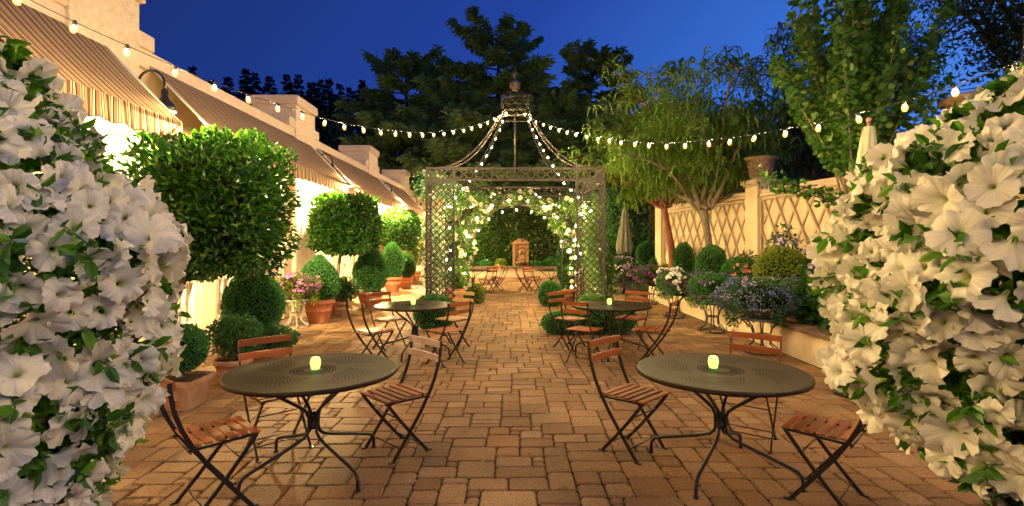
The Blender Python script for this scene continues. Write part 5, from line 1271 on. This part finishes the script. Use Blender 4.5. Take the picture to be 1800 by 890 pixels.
def petunias(x, y, profile, label, seed, pole_x):
    r2 = np.random.default_rng(seed); rn = random.Random(seed)
    t = thing('hanging_petunias', label, 'flowers', (x, y, 0), 0, 'cascades of white petunias framing the view')
    zs = np.array([p[0] for p in profile])[::-1]; rs = np.array([p[1] for p in profile])[::-1]
    def Rr(z, a): return np.interp(z, zs, rs)*(1+.06*np.sin(3*a+z*9)+.05*np.sin(5*a-z*14))
    tocam = math.atan2(-y, -x)
    # flowers facing outwards, denser towards the courtyard and the camera
    pts = []; tries = 0; area = (rs+.02)
    while len(pts) < 430 and tries < 60000:
        tries += 1; z = rn.uniform(zs[0], zs[-1]); a = tocam+rn.gauss(0, 1.05)
        if rn.random() > np.interp(z, zs, rs)/rs.max()+.12: continue
        r_ = float(Rr(z, a))*(1-.10*rn.random()); p = np.array([r_*math.cos(a), r_*math.sin(a), z])
        dmin = .042 if len(pts) < 95*3 else .04
        if any(np.sum((p-q_)**2) < dmin**2 for q_, *_ in pts): continue
        pts.append((p, a, z))
    camd = np.array([-x, -y, 1.67])
    pts.sort(key=lambda w: np.linalg.norm(w[0]-camd))
    sl = np.gradient(rs, zs)
    extra = []
    for i, (p, a, z) in enumerate(pts):
        s = .031+.018*rn.random(); nz = -float(np.interp(z, zs, sl))*.35
        d = Vector((math.cos(a), math.sin(a), max(-.6, min(.8, nz)))).normalized()+Vector((rn.gauss(0, .68), rn.gauss(0, .68), rn.gauss(-.08, .50))); d.normalize()
        me = PM[rn.randrange(len(PM))]; pos = Vector(tuple(p))+d*s*.45
        rot = d.to_track_quat('Z', 'Y'); 
        from mathutils import Quaternion
        rot = rot @ Quaternion((0, 0, 1), rn.uniform(0, 6.28))
        if i < 99:
            o = link('flower', me, t, pos); o.rotation_mode = 'QUATERNION'; o.rotation_quaternion = rot; o.scale = (s, s, s*rn.uniform(.85, 1.15))
        else: extra.append((me, pos, rot, s))
    V = []; F = []; MI = []; U = []; AN = []; o_ = 0
    for me, pos, rot, s in extra:
        k = len(me.vertices); co = np.empty(k*3, np.float32); me.vertices.foreach_get('co', co); co = co.reshape(-1, 3)*s
        mt = np.array(rot.to_matrix()); V.append(co@mt.T+np.array(pos)); nf = len(me.polygons); f = np.empty(nf*4, np.int32); me.loops.foreach_get('vertex_index', f); F.append(f.reshape(-1, 4)+o_)
        mi = np.empty(nf, np.int32); me.polygons.foreach_get('material_index', mi); MI.append(mi); u = np.empty(k, np.float32); me.attributes['pu'].data.foreach_get('value', u); U.append(u)
        u = np.empty(k, np.float32); me.attributes['pa'].data.foreach_get('value', u); AN.append(u); o_ += k
    me = bpy.data.meshes.new('more_flowers'); V = np.concatenate(V).astype(np.float32); F = np.concatenate(F); me.vertices.add(len(V)); me.vertices.foreach_set('co', V.ravel())
    me.loops.add(F.size); me.loops.foreach_set('vertex_index', F.ravel()); me.polygons.add(len(F)); me.polygons.foreach_set('loop_start', np.arange(len(F), dtype=np.int32)*4)
    me.materials.append(M['petal']); me.materials.append(M['pleaf']); me.polygons.foreach_set('material_index', np.concatenate(MI)); me.polygons.foreach_set('use_smooth', [True]*len(F))
    at = me.attributes.new('pu', 'FLOAT', 'POINT'); at.data.foreach_set('value', np.concatenate(U)); at = me.attributes.new('pa', 'FLOAT', 'POINT'); at.data.foreach_set('value', np.concatenate(AN))
    me.update(calc_edges=True); tag(link('more_flowers', me, t), kind='stuff')
    # stems with leaf clusters and buds
    P = []; A = []; Ls = []; q = MB(); nb = 0
    for i in range(430):
        z = rn.uniform(zs[0], zs[-1]); a = tocam+rn.gauss(0, 1.15); r_ = float(Rr(z, a))*rn.uniform(.84, 1.0)+rn.choice((0, 0, 0, .02)); base = Vector((r_*.55*math.cos(a), r_*.55*math.sin(a), z+.03)); tip = Vector((r_*math.cos(a), r_*math.sin(a), z))
        q.tube([base, base.lerp(tip, .5)+Vector((0, 0, .015)), tip], [.0022, .002, .0015], 4)
        dr = (tip-base).normalized()
        for k in range(11):
            u = .45+.6*k/10; c = base.lerp(tip, u); an = k*2.4; pr = Vector((math.cos(an), math.sin(an), math.sin(an*1.7))); dd = (pr-dr*pr.dot(dr)).normalized()*.9+dr*.7; dd.normalize()
            P.append(tuple(c)); A.append(tuple(dd)); Ls.append(rn.uniform(.026, .050))
        if i % 9 == 0 and nb < 40:
            b = link('bud', BM, t, tip+dr*.02); place_dir(b, dr+Vector((0, 0, .4)), rn.uniform(.02, .03)); nb += 1
    q.build('stems', M['stem'], t)
    # inner filling foliage so that the mass is not see-through
    n = 5200; z = r2.uniform(zs[0], zs[-1], n); a = r2.uniform(0, 6.283, n); r_ = np.interp(z, zs, rs)*(.30+.55*r2.random(n)**.6)
    Pi = np.stack([r_*np.cos(a), r_*np.sin(a), z], 1); Ai = unit(np.stack([np.cos(a), np.sin(a), np.zeros(n)], 1)+r2.normal(size=(n, 3))*.7)
    P = np.concatenate([np.array(P), Pi]); A = np.concatenate([np.array(A), Ai]); Ls = np.concatenate([np.array(Ls), .03*(.7+.7*r2.random(n))])
    np_mesh('leaves', [leaves(P, A, Ls, .42, fold=.08, curl=.18)], M['pleaf'], t)
    mb_ = MB(); zt = 1.30; mb_.lathe([(.0, zt-.22), (.09, zt-.2), (.15, zt-.08), (.17, zt), (.16, zt), (.0, zt-.02)], 20)
    bk = mb_.build('basket', M['soil'], t)
    # shepherd's hook holding the basket, outside the picture
    mb_ = MB(); mb_.tube([(pole_x, .1, 0), (pole_x, .1, 2.2), (pole_x*.9, .08, 2.52), (pole_x*.5, .03, 2.66), (0, 0, 2.58), (0, 0, 2.5)], .012, 8)
    for k in range(3): mb_.tube([(0, 0, 2.5), (.03*math.cos(k*2.1), .03*math.sin(k*2.1), 1.9), (.16*math.cos(k*2.1), .16*math.sin(k*2.1), zt)], .002, 4)
    mb_.build('hook', M['iron'], t); return t
petunias(-1.12, 1.12, [(2.09, .02), (2.02, .09), (1.92, .16), (1.83, .21), (1.75, .32), (1.67, .36), (1.58, .34), (1.50, .30), (1.42, .32), (1.32, .29), (1.22, .26), (1.12, .21), (1.0, .17), (.9, .08)], 'cascade of white petunias filling the left edge', 41, -.55)
petunias(1.12, 1.12, [(2.04, .02), (1.98, .09), (1.93, .16), (1.86, .28), (1.77, .35), (1.68, .375), (1.56, .385), (1.44, .35), (1.37, .35), (1.32, .30), (1.25, .26), (1.20, .18), (1.14, .09), (1.10, .03)], 'cascade of white petunias filling the right edge', 77, .55)
